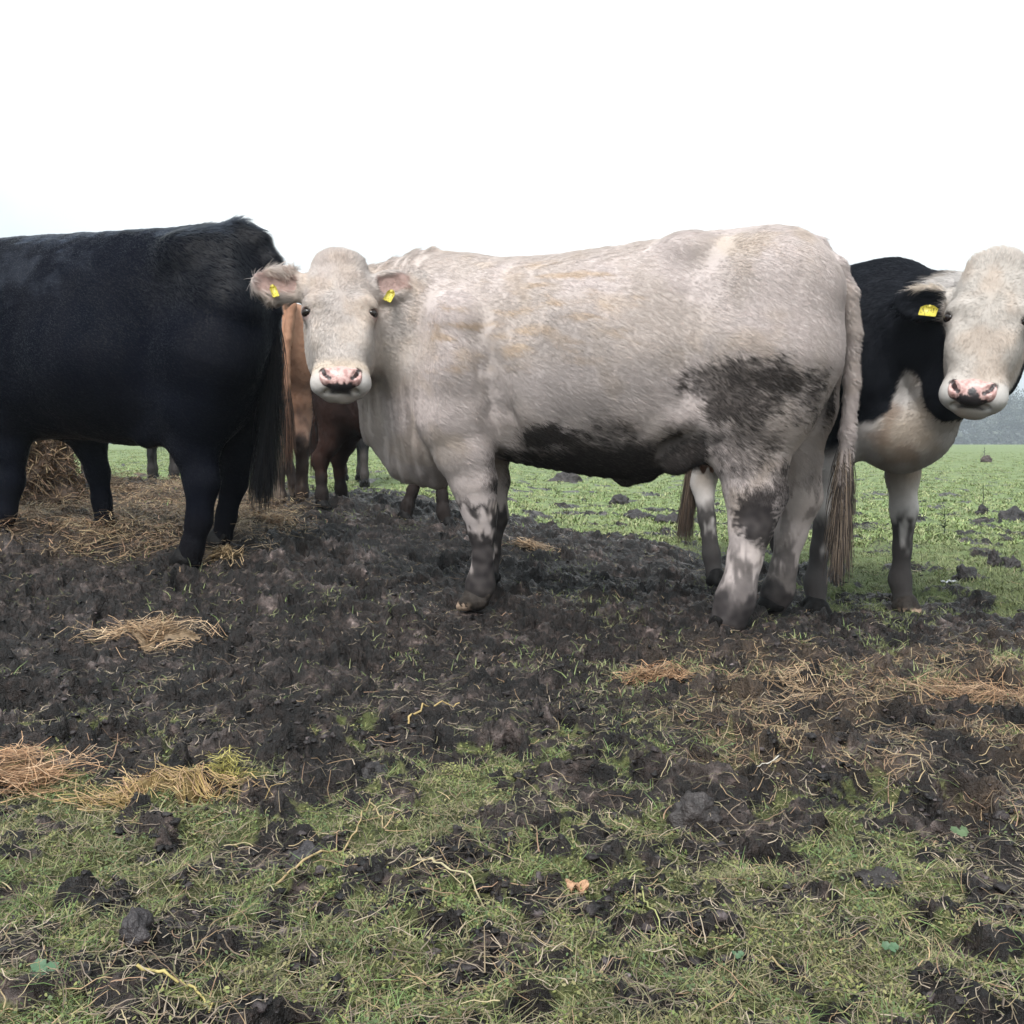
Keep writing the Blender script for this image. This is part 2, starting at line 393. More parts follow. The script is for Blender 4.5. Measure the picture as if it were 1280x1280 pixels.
def strands(root, d0, d1, length, rad, cols, nrm, name, mat, parent, K=4):
    """hair from root, leaving along d0 and bending into d1"""
    N = len(root); pts = np.zeros((N, K, 3)); pts[:, 0] = root; p = root.copy(); st = (length / (K - 1))[:, None]
    for k in range(1, K):
        t = (k - .5) / (K - 1); p = p + unit(d0 * (1 - t) + d1 * t) * st; pts[:, k] = p
    R = np.asarray(rad)[:, None] * np.linspace(1, .25, K)[None, :]
    return curves_obj(name, pts, R, cols, nrm, mat, parent)
def coat(V, Q, N, cols, lens, flow, lift, count, rad, mat, parent, seed, curl=.5, dens=None, stain=None):
    r = np.random.default_rng(seed)
    T = np.concatenate([Q[:, [0, 1, 2]], Q[:, [0, 2, 3]]]); area = np.linalg.norm(np.cross(V[T[:, 1]] - V[T[:, 0]], V[T[:, 2]] - V[T[:, 0]]), axis=1)
    if dens is not None: area = area * dens[T].mean(1)
    t = r.choice(len(T), count, p=area / area.sum()); w = r.dirichlet((1, 1, 1), count)
    def lerp(A): return (A[T[t]] * (w[..., None] if A.ndim > 1 else w)).sum(1)
    P = lerp(V); n = unit(lerp(N)); c = lerp(cols); L = lerp(lens); fl = lerp(flow); lf = lerp(lift)
    if stain is not None:
        cl, md, mcol = lerp(stain[0]), lerp(stain[1]), lerp(stain[2])
        nz = fbm3(P * np.array([70, 70, 120]), 2, 95) + .5 * noise3(P * np.array([30, 30, 12]), 96); m2 = sstep(.08, .92, md + .42 * nz * sstep(.02, .25, md) * sstep(1.05, .75, md))
        c = mix(cl, mcol, m2)
    keep = L > .002
    P, n, c, L, fl, lf = P[keep], n[keep], c[keep], L[keep], fl[keep], lf[keep]; m = len(P)
    cv = np.stack([fbm3(P * s_, 2, sd) for s_, sd in ((16, 21), (16, 31), (16, 41))], 1)
    fv = np.stack([noise3(P * 55, sd) for sd in (51, 61, 71)], 1)
    fl = fl + curl * cv + curl * .4 * fv + .12 * r.normal(size=(m, 3))
    tg = unit(fl - n * (fl * n).sum(1)[:, None])
    clump = noise3(P * 90, 81)
    d0 = unit(tg + n * (lf + .14 * clump)[:, None]); d1 = unit(tg + n * (lf * .25)[:, None] + np.array([0, 0, -.12]))
    L = L * r.uniform(.6, 1.25, m); c = c * r.uniform(.89, 1.09, m)[:, None] * (1 + .07 * clump)[:, None]
    return strands(P - n * .002, d0, d1, L, np.full(m, rad) * r.uniform(.7, 1.2, m), np.clip(c, 0, 1), n, 'coat', mat, parent)
def brush(line, count, r0, length, cols, mat, parent, seed, rad=.0012, sway=.12):
    """hair hanging from a line of points (the switch of a tail)"""
    r = np.random.default_rng(seed); line = np.asarray(line, float); s = r.random(count) ** .8
    x = s * (len(line) - 1); i = np.minimum(x.astype(int), len(line) - 2); f = (x - i)[:, None]
    P = line[i] * (1 - f) + line[i + 1] * f; D = unit(line[i + 1] - line[i])
    a = r.uniform(0, 2 * math.pi, count); o = np.stack([np.cos(a), np.sin(a), np.zeros(count)], 1)
    lock = r.integers(0, 22, count); lk = r.normal(size=(22, 3)) * [.4, .4, .05]
    P = P + o * (r0 * np.sqrt(r.random(count)))[:, None]
    d0 = unit(D + sway * o + lk[lock] * .3); d1 = unit(D + np.array([0, 0, -1.2]) + lk[lock] * sway * .6)
    L = length * r.uniform(.5, 1.1, count)
    c = np.asarray(cols)[r.integers(0, len(cols), count)] * r.uniform(.7, 1.2, count)[:, None]
    return strands(P, d0, d1, L, np.full(count, rad), c, o, 'tail_switch', mat, parent, 6)

GEN_TRUNK = [(-.01, .04, 1.24, 1.08), (.03, .13, 1.36, .97), (.1, .21, 1.44, .86), (.2, .26, 1.48, .78), (.35, .28, 1.5, .74), (.55, .30, 1.48, .70), (.8, .35, 1.44, .63), (1.0, .36, 1.42, .60),
             (1.2, .33, 1.42, .62), (1.35, .30, 1.43, .60), (1.45, .26, 1.42, .60), (1.53, .2, 1.38, .64), (1.6, .13, 1.25, .75), (1.64, .06, 1.1, .9)]
GEN_FORE = [(1.40, 1.15, .15), (1.45, .92, .13), (1.36, .74, .10), (1.32, .57, .072), (1.33, .43, .060), (1.32, .27, .040), (1.31, .14, .050), (1.33, .06, .048)]
GEN_HIND = [(.32, 1.2, .21), (.30, 1.0, .21), (.29, .8, .155), (.26, .64, .10), (.17, .49, .070), (.19, .32, .045), (.21, .15, .050), (.23, .06, .050)]
def gen_leg(kind, side, S, foot, stance=.16, rm=1.0):
    """leg of a standing animal, its lower joints led to the given local foot point"""
    tab = GEN_FORE if kind == 'fore' else GEN_HIND; rest = np.array([tab[-1][0] + .02, side * stance, 0]) * S
    d = np.asarray(foot) - rest; out = []
    for x, z, r in tab:
        w = np.clip(1 - z / .95, 0, 1) ** .8; y = side * stance * (1 if z < .7 else .85)
        out.append((x * S + d[0] * w, y * S + d[1] * w, z * S + d[2] * w, r * S * (rm if z < .6 else 1)))
    return out

def standing_cow(fr, label, h, trunk, legs, colour, head=None, ears=(), neck=(), extra=(), tail=None, cuts=(), fur=None, hoofs='dark', hoof_scale=1.0,
                 hair=None, egg=.06, smooth=2, wrinkle=.004, eyes=True, tags=(), switch=None, name='cow', nn=2.25, folds=None):
    root = empty(name, fr.o, fr.rz); tag(root, label, 'cow' if name == 'cow' else 'calf', HERD)
    allp = np.array([p[:3] for l in legs for p in l['pts']] + [(t[0], s * t[1], t[k]) for t in trunk for s in (-1, 1) for k in (2, 3)]
                    + [p[:3] for c, *_ in neck for p in c] + ([p[:3] for p in tail] if tail is not None else []) + ([hpt(head, b, s, c) for b in (-.34, .34) for s in (-.3, .42) for c in (.06, -.3)] if head else []))
    F = Field(allp.min(0) - .1, allp.max(0) + .1, h)
    F.loft(trunk, (0, 0, 0), np.eye(3), .05, nn, egg)
    for l in legs: F.chain(l['pts'], l.get('k', .06), l.get('fy', .78), kin=l.get('kin', .036))
    for c, k, fy in neck: F.chain(c, k, fy, kin=.10)
    for e in extra:
        if e[0] == 'ell': F.ell(e[1], e[2], e[3])
        elif e[0] == 'cut': F.ell(e[1], e[2], e[3], cut=True)
        else: F.chain(e[1], e[2], e[3])
    if head: add_head(F, head, ears)
    if tail is not None: F.chain(tail[:3], .07, 1.0, kin=.02); F.chain(tail[2:], .02, 1.0, kin=.02)
    for c, k in cuts: F.chain(c, k, .6, cut=True)
    V, Q = F.mesh(smooth); N = vnormals(V, Q)
    lowz = sstep(.75, .45, V[:, 2])
    V = V + N * (wrinkle * (fbm3(V * np.array([9, 9, 5]), 2, 2, .35) + .035 * fbm3(V * 45, 2, 4)))[:, None]
    if head: V = V + N * (.0009 * fbm3(V * 40, 2, 14) * sstep(.33, .24, np.linalg.norm(V - head['E'], axis=1)))[:, None]
    if folds: V = V + N * (folds[1] * noise3(V * np.array([26, 12, 3.0]), 17) * sstep(folds[0], folds[0] + .12, V[:, 0]) * (1 - (sstep(.36, .28, np.linalg.norm(V - head['E'], axis=1)) if head else 0)))[:, None]
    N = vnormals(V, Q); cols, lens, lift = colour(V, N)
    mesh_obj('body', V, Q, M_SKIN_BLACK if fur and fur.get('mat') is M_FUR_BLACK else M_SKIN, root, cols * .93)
    for l in legs:
        p = np.array(l['foot']); hoof(root, p + np.array([0, 0, .004]), l.get('yaw', 0), hoof_scale, l.get('hoof', hoofs))
    if head and eyes:
        for sd in (-1, 1):
            v, q = sphere(hpt(head, sd * EYE_AT[0], EYE_AT[1], EYE_AT[2] + .003), np.array([.0245, .0185, .024]) * head['S'], (head['X'], head['D'], head['N']))
            mesh_obj('eye', v, q, M_EYE, root)
        V2, Q2 = nose_mesh(head); mesh_obj('nose', V2, Q2, M_NOSE, root, hair['nose'](V2, vnormals(V2, Q2)))
        for tg in tags: ear_tag(root, head, *tg)
    if fur:
        flow = np.tile(np.array([-1, 0, -.55]), (len(V), 1)); flow = mix(flow, (-.1, 0, -1), lowz)
        if head:
            b, s, c = hco(head, V); hw = sstep(.34, .22, np.sqrt(b ** 2 + (s - .05) ** 2 * .6 + (c + .08) ** 2))
            rad_ = head['X'] * b[:, None] + head['D'] * (s + .02)[:, None]; flow = mix(flow, unit(rad_ + head['D'] * .05), hw)
        if hair and 'flow' in hair: flow = hair['flow'](V, flow)
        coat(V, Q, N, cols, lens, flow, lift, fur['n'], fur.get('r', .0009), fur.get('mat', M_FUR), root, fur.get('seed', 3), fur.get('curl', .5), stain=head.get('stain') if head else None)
    if switch: brush(*switch[:-2], switch[-2], root, switch[-1])
    return root, V, N
def ear_tag(root, H, at, size, tilt):
    """plastic tag hanging on the front of an ear, with its button"""
    b, s, c = at; w, hgt = size; a = math.radians(tilt)
    X = unit(H['X'] * math.cos(a) + H['D'] * math.sin(a)); D = unit(H['D'] * math.cos(a) - H['X'] * math.sin(a)); N = np.cross(X, D); N = N if N @ H['N'] > 0 else -N
    c0 = hpt(H, b, s, c); out = [(-.5, .22), (-.22, 0), (.22, 0), (.5, .22), (.5, .94), (.44, 1), (-.44, 1), (-.5, .94)]
    v = []; 
    for off in (.0015, -.0015):
        for x, y in out: v.append((x * w, y * hgt, off + .012 * y * y))
    n = len(out); f4 = [(i, (i + 1) % n, n + (i + 1) % n, n + i) for i in range(n)]; f8 = [tuple(range(n)), tuple(range(2 * n - 1, n - 1, -1))]
    o = mesh_obj('ear_tag', np.array(v), [np.array(f4), np.array(f8)], M_TAG, root, smooth=False)
    import mathutils
    o.matrix_local = mathutils.Matrix(((X[0], D[0], N[0], c0[0]), (X[1], D[1], N[1], c0[1]), (X[2], D[2], N[2], c0[2]), (0, 0, 0, 1)))
    bv, bq = sphere((0, hgt * .14, .004), (.008, .008, .005), np.eye(3), 12, 6)
    mesh_obj('button', bv, bq, M_TAG, o)

def ear_mask(H, V, ears):
    m = np.zeros(len(V))
    for base, tip, *_ in ears:
        b = hpt(H, *base); t = hpt(H, *tip); d = t - b; b = b + d * .22; d = t + d * .1 - b; k = np.clip(((V - b) @ d) / (d @ d), 0, 1); dd = np.linalg.norm(V - b - k[:, None] * d, axis=1)
        m = np.maximum(m, sstep(.085, .066, dd) * sstep(0.0, .02, k))
    return m
def blob(V, c, r, wob=.35, f=9, seed=60):
    """soft uneven patch round c: 1 inside, 0 outside"""
    q = (V - np.asarray(c)) / np.asarray(r); d = np.sqrt((q ** 2).sum(1)); return sstep(1.22, .66, d + wob * fbm3(V * f, 3, seed) + .38 * noise3(V * np.array([48, 48, 95]), 7))
def nostril_dark(H, V, c):
    b, s, q = hco(H, V); m = np.zeros(len(V))
    for sd in (-1, 1):
        for p0 in ((.066, .248), (.063, .257), (.058, .267), (.051, .275), (.043, .283)): m = np.maximum(m, sstep(.017, .012, np.sqrt((b - sd * p0[0]) ** 2 + (s - p0[1]) ** 2)))
    return mix(c, (.03, .014, .014), m * (q > -.07))
PINK = (.42, .20, .17)
def eye_rim(head, V, cols, c=(.10, .055, .05)):
    q = V; m = np.zeros(len(V))
    for sd in (-1, 1):
        e = hpt(head, sd * (EYE_AT[0] + .004), EYE_AT[1], EYE_AT[2]); m = np.maximum(m, sstep(.042, .022, np.linalg.norm((q - e) / head['S'], axis=1)))
    return mix(cols, c, m * .75), m

# ------ the white cow in the middle
fr = Frame(at_depth(1048, 400, 4.12) * [1, 1, 0], 170)
W_TRUNK = fr.trunk([(1044, 390, 440, .05), (1040, 356, 480, .13), (1024, 322, 525, .21), (1000, 301, 545, .255), (960, 288, 560, .28), (930, 287, 568, .285), (890, 291, 574, .29), (850, 297, 585, .32), (800, 305, 598, .35),
    (750, 313, 596, .37), (700, 320, 588, .375), (650, 324, 578, .36), (610, 322, 572, .33), (580, 321, 588, .30), (550, 320, 600, .27), (520, 323, 596, .24), (500, 345, 580, .19), (485, 400, 552, .13), (474, 450, 515, .06)])
w_nf = fr.limb([(568, 410, 44), (562, 460, 54), (566, 515, 47), (580, 562, 36), (591, 600, 28), (596, 625, 22.5), (600, 645, 19), (602, 665, 15), (604, 694, 12), (602, 716, 13), (600, 732, 17), (597, 750, 14)], .275, .14)
w_ff = fr.limb([(585, 420, 45), (598, 510, 40), (614, 560, 22), (621, 600, 14.5), (619, 645, 15), (613, 690, 11), (609, 715, 13), (607, 732, 12)], -.17, -.16)
w_nh = fr.limb([(975, 370, 78), (965, 440, 84), (948, 505, 66), (939, 560, 45), (945, 618, 37), (940, 655, 27), (931, 700, 20), (924, 730, 20), (919, 750, 24), (912, 772, 23)], .19, .20)
w_fh = fr.limb([(990, 370, 56), (990, 440, 62), (990, 510, 52), (990, 560, 36), (1000, 622, 26), (988, 668, 18), (979, 712, 15), (973, 738, 19), (967, 755, 17)], -.15, -.18)
w_tail = fr.limb([(990, 304, 13), (1020, 312, 13), (1045, 333, 11), (1060, 366, 9.5), (1066, 415, 8.5), (1064, 475, 8), (1059, 540, 8), (1055, 600, 8), (1052, 655, 7)], 0, .03)
eE, _ = fr.pix(425, 388, .46); wE = fr.world(eE)
WH = head_frame(fr, eE - np.array([0, .0, 0]), CAM - wE, 20, 0, 1.0)
eE = eE - WH['N'] * .0; WH['E'] = eE
w_neck = [(fr.limb([(565, 415, 85), (525, 412, 82), (500, 410, 72), (474, 408, 58), (447, 400, 46)], 0, .15), .07, .9),
          (fr.limb([(464, 470, 26), (484, 530, 26), (508, 572, 20), (545, 588, 16)], .06, 0), .09, .8)]
def px(u, v, y): return fr.pix(u, v, y)[0]
w_extra = [('ell', px(858, 312, .17), (.075, .05, .05), .10), ('ell', px(1020, 345, .10), (.06, .07, .07), .06), ('ell', px(558, 455, .20), (.15, .10, .22), .12),
           ('ell', px(735, 470, .18), (.30, .19, .22), .14), ('chain', fr.limb([(915, 505, 30), (880, 540, 20), (845, 575, 16)], .22, .16), .07, .7),
           ('ell', px(905, 555, 0), (.13, .15, .09), .06), ('chain', fr.limb([(800, 582, 20), (782, 596, 11)], 0, 0), .05, .8)]
w_extra += [('chain', fr.limb([(812, 545, 6), (838, 527, 7), (866, 517, 8), (890, 530, 10)], .255, .255), .075, .8), ('cut', px(850, 562, .34), (.12, .10, .045), .08), ('cut', px(505, 440, .39), (.07, .07, .22), .15), ('cut', px(648, 400, .50), (.05, .07, .24), .15)]
for u, y in ((879, .05), (890, -.05), (905, .06)): w_extra.append(('chain', fr.limb([(u, 570, 6), (u, 589, 3.6)], y, y), .012, 1.0))
w_legs = [dict(k=.032, pts=w_nf, foot=fr.foot(592, 762, .15), hoof='pale', fy=.8), dict(pts=w_ff, foot=fr.foot(604, 740, -.16)), dict(k=.13, pts=w_nh, foot=fr.foot(908, 784, .20)), dict(pts=w_fh, foot=fr.foot(962, 766, -.18))]
W_EARS = [((-.115, -.135, -.09), (-.335, -.165, -.09), .150, (0, .15, 1)), ((.118, -.125, -.075), (.262, -.168, -.055), .130, (-.35, .15, 1))]
W_TAGS = [((-.262, -.135, -.062), (.026, .060), -18), ((.205, -.105, -.025), (.032, .06), 24)]
def white_hide(V, N):
    MUD = np.array((.046, .038, .036))
    n1 = fbm3(V * 3, 4, 12); n2 = fbm3(V * np.array([6, 6, 22]), 3, 15); n3 = noise3(V * 30, 19)
    c = mix((.585, .51, .49), (.52, .45, .415), sstep(-.4, .5, n1))
    c = mix(c, (.50, .375, .27), .75 * blob(V, px(665, 405, .3), (.36, .5, .22), .55, 4, 5) * sstep(.0, .5, n2))
    c = mix(c, (.50, .40, .31), .4 * sstep(.2, .7, fbm3(V * 5, 3, 44)))
    near = V[:, 1] > -.02
    c = mix(c, (.30, .27, .26), .55 * blob(V, px(720, 470, .3), (.40, .5, .20), .6, 4, 9))
    # mud: dried on the thighs, under the belly, thick on the legs
    mud = np.zeros(len(V)); streak = fbm3(V * np.array([14, 14, 5]), 3, 23) + .3 * noise3(V * np.array([75, 75, 22]), 29)
    for u, v, ru, rv, a in ((945, 492, 75, 45, .85), (905, 470, 55, 28, .8), (930, 545, 48, 45, .6), (950, 640, 30, 46, 1.0), (975, 615, 16, 36, .8), (920, 600, 22, 34, .35)):
        mud = np.maximum(mud, a * blob(V, px(u, v, .2), (ru * .0032, .4, rv * .0032), .45, 7, int(u)) * near)
    zb = px(700, 562, 0)[2] - .035
    mud = np.maximum(mud, .92 * sstep(.17, -.04, V[:, 2] - zb + .07 * fbm3(V * 6, 3, 33) - .06 * blob(V, px(800, 560, .2), (.35, .5, .2), .3, 4, 34)) * sstep(1.42, 1.33, V[:, 0]) * (V[:, 0] > .52) * sstep(.49, .55, V[:, 2]) * sstep(.45, .1, N[:, 2]))
    mud = np.maximum(mud, .9 * blob(V, px(690, 545, .2), (.14, .5, .06), .5, 8, 77))
    fore = V[:, 0] > 1.2
    zl = np.where(fore, .50, .36); mud = np.maximum(mud, sstep(.06, -.05, V[:, 2] - zl + .16 * streak) * np.where(fore, sstep(-1.5, -.7, streak * 1.6 - .8 + 2.2 * (zl - V[:, 2])), .78 * sstep(-1.1, -.35, streak * 1.3 - .8 + 2.2 * (zl - V[:, 2]))))
    mud = np.maximum(mud, sstep(.22, .10, V[:, 2] + .05 * streak))
    mud = np.maximum(mud, .5 * sstep(.15, .55, streak) * sstep(.75, .5, V[:, 2]) * (V[:, 0] < .5))
    # the darkened cleft beside the tail and the soiled tail end
    t = np.array(w_tail)[:, :3]; dt = np.min(np.linalg.norm(V[:, None] - t[None, 2:], axis=2), axis=1)
    tl = sstep(.09, .05, dt) * (V[:, 0] < .02)
    mud = np.maximum(mud, tl * sstep(.95, .40, V[:, 2] + .12 * streak) * .85)
    mud = np.maximum(mud, .8 * sstep(.05, .0, np.abs(V[:, 1])) * (V[:, 0] > -.02) * (V[:, 0] < .12) * sstep(1.42, 1.3, V[:, 2]) * sstep(.6, .8, V[:, 2])); mud = np.maximum(mud, .9 * sstep(-.25, -.6, N[:, 0]) * (V[:, 0] > .0) * (V[:, 0] < .25) * sstep(.20, .10, np.abs(V[:, 1])) * sstep(1.42, 1.32, V[:, 2]) * sstep(.7, .9, V[:, 2]))
    b, s, q = hco(WH, V); hd = sstep(.36, .26, np.sqrt(b ** 2 + (s - .05) ** 2 * .6 + (q + .08) ** 2))
    mud *= 1 - hd
    mud = np.clip(mud * 1.02 - .25 * (1 - mud) * np.abs(fbm3(V * np.array([24, 24, 40]), 2, 91)), 0, 1); clean = c; MUDV = mix(MUD, (.020, .0175, .019), sstep(.62, .45, V[:, 2])); c = mix(c, MUDV, mud * (.93 + .07 * n3))
    pinkbits = blob(V, px(886, 584, 0), (.10, .14, .045), .2, 9, 3); c = mix(c, (.34, .20, .16), pinkbits * .8); clean = mix(clean, (.34, .20, .16), pinkbits * .8)
    # head: cream, white round the muzzle, pink inside the ears, dark wet lip
    hc = mix((.545, .485, .455), (.60, .50, .43), sstep(-.3, .5, fbm3(V * 7, 3, 51))); hc = mix(hc, (.44, .37, .34), .5 * sstep(.02, -.10, s) * sstep(-.5, .4, fbm3(V * 14, 3, 58))); hc = mix(hc, (.62, .56, .52), .6 * sstep(.02, .10, s))
    hc = mix(hc, (.58, .55, .53), .8 * sstep(.18, .30, s) * sstep(.02, .09, np.abs(b)))
    hc = mix(hc, (.58, .46, .34), .6 * sstep(.17, .22, s) * sstep(.28, .22, s))
    lip = sstep(.300, .316, s + .012 * n3) * sstep(.054, .036, np.abs(b) + .01 * n3) * sstep(-.11, -.075, q) * sstep(.332, .322, s); hc = mix(hc, (.03, .026, .03), lip * .95)
    hc = mix(hc, (.28, .25, .235), .6 * sstep(.12, .30, s) * sstep(-.08, -.14, q))
    em_ = ear_mask(WH, V, W_EARS); hd = np.maximum(hd, em_); ear = em_ > .4; ax_ = np.full(len(V), 9.0)
    for ba, ti, *_ in W_EARS:
        a0, a1 = hpt(WH, *ba), hpt(WH, *ti); a0 = a0 + (a1 - a0) * .35; dv = a1 - a0; k = np.clip(((V - a0) @ dv) / (dv @ dv), 0, .75); ax_ = np.minimum(ax_, np.linalg.norm(V - a0 - k[:, None] * dv, axis=1))
    hc = mix(hc, (.34, .215, .19), ear * sstep(.1, .5, (N @ WH['N'])) * sstep(.052, .030, ax_ + .012 * n3) * .8)
    hc = nostril_dark(WH, V, hc); c = mix(c, hc, hd); clean = mix(clean, hc, hd); c, em = eye_rim(WH, V, c, (.16, .085, .08)); tone = np.array((.875, .86, .858)); c = c * tone; WH['stain'] = (clean * tone, mud, MUDV)
    L = np.full(len(V), .027); L = mix(L[:, None], [.015], hd)[:, 0]
    L = np.where(ear & (hd > .3), np.where(ax_ < .034, .010, np.where(b > 0, .018, .042)), L); L = np.where((s > .22) & (hd > .5), .006, L)
    L *= 1 - .97 * em; L = np.where((np.abs(b) < .078) & (s > .228) & (s < .34) & (q > -.05), 0, L)
    L = mix(L[:, None], [.007], sstep(.62, .42, V[:, 2]))[:, 0]; L = np.where(V[:, 2] < .03, .004, L); L = np.where(tl > .3, .027, L); L = np.where(pinkbits > .5, 0, L)
    L = L + .018 * sstep(.75, 1, N[:, 2]) * (V[:, 2] > 1.2) * (1 - hd) + .018 * sstep(-.17, -.26, s) * hd * (1 - ear)
    lift = np.full(len(V), .26) + .32 * hd; lift = np.where(ear & (hd > .3), .75, lift); lift = np.where(tl > .3, .55, lift)
    return c, L, lift
def pink_nose(H, spots=0.0):
    def f(V, N):
        b, s, c = hco(H, V); n = fbm3(V * 60, 2, 5)
        col = mix((.58, .38, .35), (.42, .235, .215), sstep(-.2, .5, n + .4 * sstep(.27, .31, s)))
        slit = np.zeros(len(V))
        for sd in (-1, 1):
            for p in ((.066, .248, .004), (.063, .257, .004), (.060, .264, .006), (.052, .274, .009), (.043, .283, .012)):
                slit = np.maximum(slit, sstep(.011, .006, np.sqrt((b - sd * p[0]) ** 2 + (s - p[1]) ** 2)))
        col = mix(col, (.025, .012, .012), slit)
        dark = sstep(.297, .309, s + .01 * n)
        if spots: dark = np.maximum(dark, sstep(.020, .012, np.sqrt((b - .008) ** 2 + (s - .284) ** 2) + .006 * n)); dark = np.maximum(dark, sstep(.288, .300, s + .012 * n) * (b < .035) * (b > -.045))
        return mix(col, (.022, .018, .02), dark)
    return f
t_end = np.array([p[:3] for p in w_tail[6:]])
standing_cow(fr, 'dirty white cow standing side-on with muddy legs, its head turned to face the camera', .0078, W_TRUNK, w_legs, white_hide, WH, W_EARS, w_neck, w_extra, w_tail,
    fur=dict(n=460000, r=.0009, seed=3, curl=.24), hair=dict(nose=pink_nose(WH)), tags=W_TAGS, wrinkle=.0035, folds=(1.60, .010), cuts=[(fr.limb([(598, 400, 4), (612, 460, 6), (624, 520, 7), (631, 562, 7)], .40, .27), .08)],
    switch=(t_end, 3000, .014, .24, [(.26, .20, .15), (.13, .10, .08), (.07, .055, .048), (.04, .034, .032)], M_FUR, 5))
print('white', time.time() - T0)

# ------ the black cow on the left
fb = Frame(at_depth(322, 400, 4.62) * [1, 1, 0], 155)
B_TRUNK = fb.trunk([(337, 372, 430, .05), (331, 328, 470, .14), (318, 300, 510, .21), (298, 285, 535, .26), (278, 281, 548, .28), (245, 284, 556, .29), (200, 287, 558, .32), (160, 290, 557, .34), (120, 292, 551, .355),
    (80, 294, 548, .35), (40, 296, 550, .33), (10, 299, 556, .30), (-20, 300, 566, .28), (-50, 300, 566, .25), (-75, 310, 550, .22), (-95, 340, 520, .16), (-110, 390, 470, .07)])
b_nh = fb.limb([(278, 392, 48), (264, 445, 66), (248, 510, 50), (243, 552, 33), (252, 600, 23), (249, 650, 17), (240, 685, 15), (236, 700, 17)], .15, .17)
b_fh = fb.limb([(296, 380, 50), (296, 450, 52), (296, 520, 42), (295, 560, 28), (292, 600, 18), (283, 645, 13), (277, 672, 14)], -.14, -.16)
b_nf = fb.limb([(0, 380, 50), (-5, 450, 52), (5, 510, 42), (10, 560, 26), (13, 600, 18), (8, 640, 13), (4, 658, 14)], .15, .16)
b_ff = fb.limb([(50, 420, 50), (85, 500, 40), (112, 550, 23), (122, 590, 15), (127, 625, 12.5), (131, 650, 13)], -.13, -.14)
b_tail = fb.limb([(300, 291, 13), (322, 303, 13), (337, 328, 12), (343, 390, 9), (339, 450, 8), (335, 510, 7), (330, 560, 6)], -.02, -.06)
bE = fb.pix(-205, 470, -.05)[0]
BH = head_frame(fb, bE, fb.f * .8 + np.array([-.6, 0, 0]), 35, 0, 1.0)
b_neck = [(fb.limb([(-40, 390, 78), (-95, 400, 66), (-150, 420, 50), (-185, 440, 38)], 0, -.05), .09, .85)]
b_extra = [('ell', fb.pix(225, 316, .18)[0], (.075, .05, .05), .12), ('ell', fb.pix(20, 440, .16)[0], (.17, .11, .22), .1), ('chain', fb.limb([(235, 500, 26), (210, 530, 18), (185, 545, 12)], .20, .14), .07, .7),
           ('ell', fb.pix(120, 450, .18)[0], (.3, .2, .22), .14)]
b_legs = [dict(k=.12, pts=b_nh, foot=fb.foot(231, 709, .17)), dict(pts=b_fh, foot=fb.foot(272, 687, -.16)), dict(pts=b_nf, foot=fb.foot(-1, 669, .16)), dict(pts=b_ff, foot=fb.foot(128, 669, -.14))]
def black_hide(V, N):
    n = fbm3(V * 4, 3, 12); c = mix((.0032, .0040, .0080), (.0062, .0068, .0108), sstep(-.4, .6, n))
    c = mix(c, (.060, .068, .088), .26 * sstep(-.6, .8, fbm3(V * 9, 4, 8)) * blob(V, fb.pix(62, 335, .2)[0], (.34, .3, .16), .5, 5, 4))  # wet sheen on the back, painted into the coat as a blue-grey patch
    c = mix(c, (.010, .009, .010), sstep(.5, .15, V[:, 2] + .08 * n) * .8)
    c = mix(c, (.050, .060, .085), .6 * sstep(.75, 1.0, N[:, 2] + .25 * fbm3(V * np.array([10, 10, 10]), 3, 14)) * (V[:, 2] > 1.2))  # sheen along the topline, painted as paler colour where the back faces up
    L = np.full(len(V), .017); L = mix(L[:, None], [.007], sstep(.62, .42, V[:, 2]))[:, 0]; L = np.where(V[:, 2] < .03, .004, L)
    L = L + .026 * sstep(.55, .1, V[:, 0]) * sstep(1.25, 1.45, V[:, 2]) + .012 * sstep(.7, 1, N[:, 2]) * (V[:, 2] > 1.2)
    return c, L, np.full(len(V), .3) + .25 * sstep(.55, .1, V[:, 0]) * sstep(1.25, 1.45, V[:, 2])
def dark_nose(V, N): return np.tile((.02, .018, .02), (len(V), 1))
EARS0 = [((-.115, -.12, -.10), (-.31, -.13, -.13), .12, (0, .15, 1)), ((.115, -.12, -.10), (.31, -.13, -.13), .12, (0, .15, 1))]
tb = np.array([p[:3] for p in b_tail[3:]])
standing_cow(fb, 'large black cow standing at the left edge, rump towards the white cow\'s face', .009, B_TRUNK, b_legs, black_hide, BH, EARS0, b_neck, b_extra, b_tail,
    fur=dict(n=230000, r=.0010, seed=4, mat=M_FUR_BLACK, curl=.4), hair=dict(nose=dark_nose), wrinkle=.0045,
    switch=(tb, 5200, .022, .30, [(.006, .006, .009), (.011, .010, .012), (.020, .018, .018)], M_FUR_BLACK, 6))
print('black', time.time() - T0)

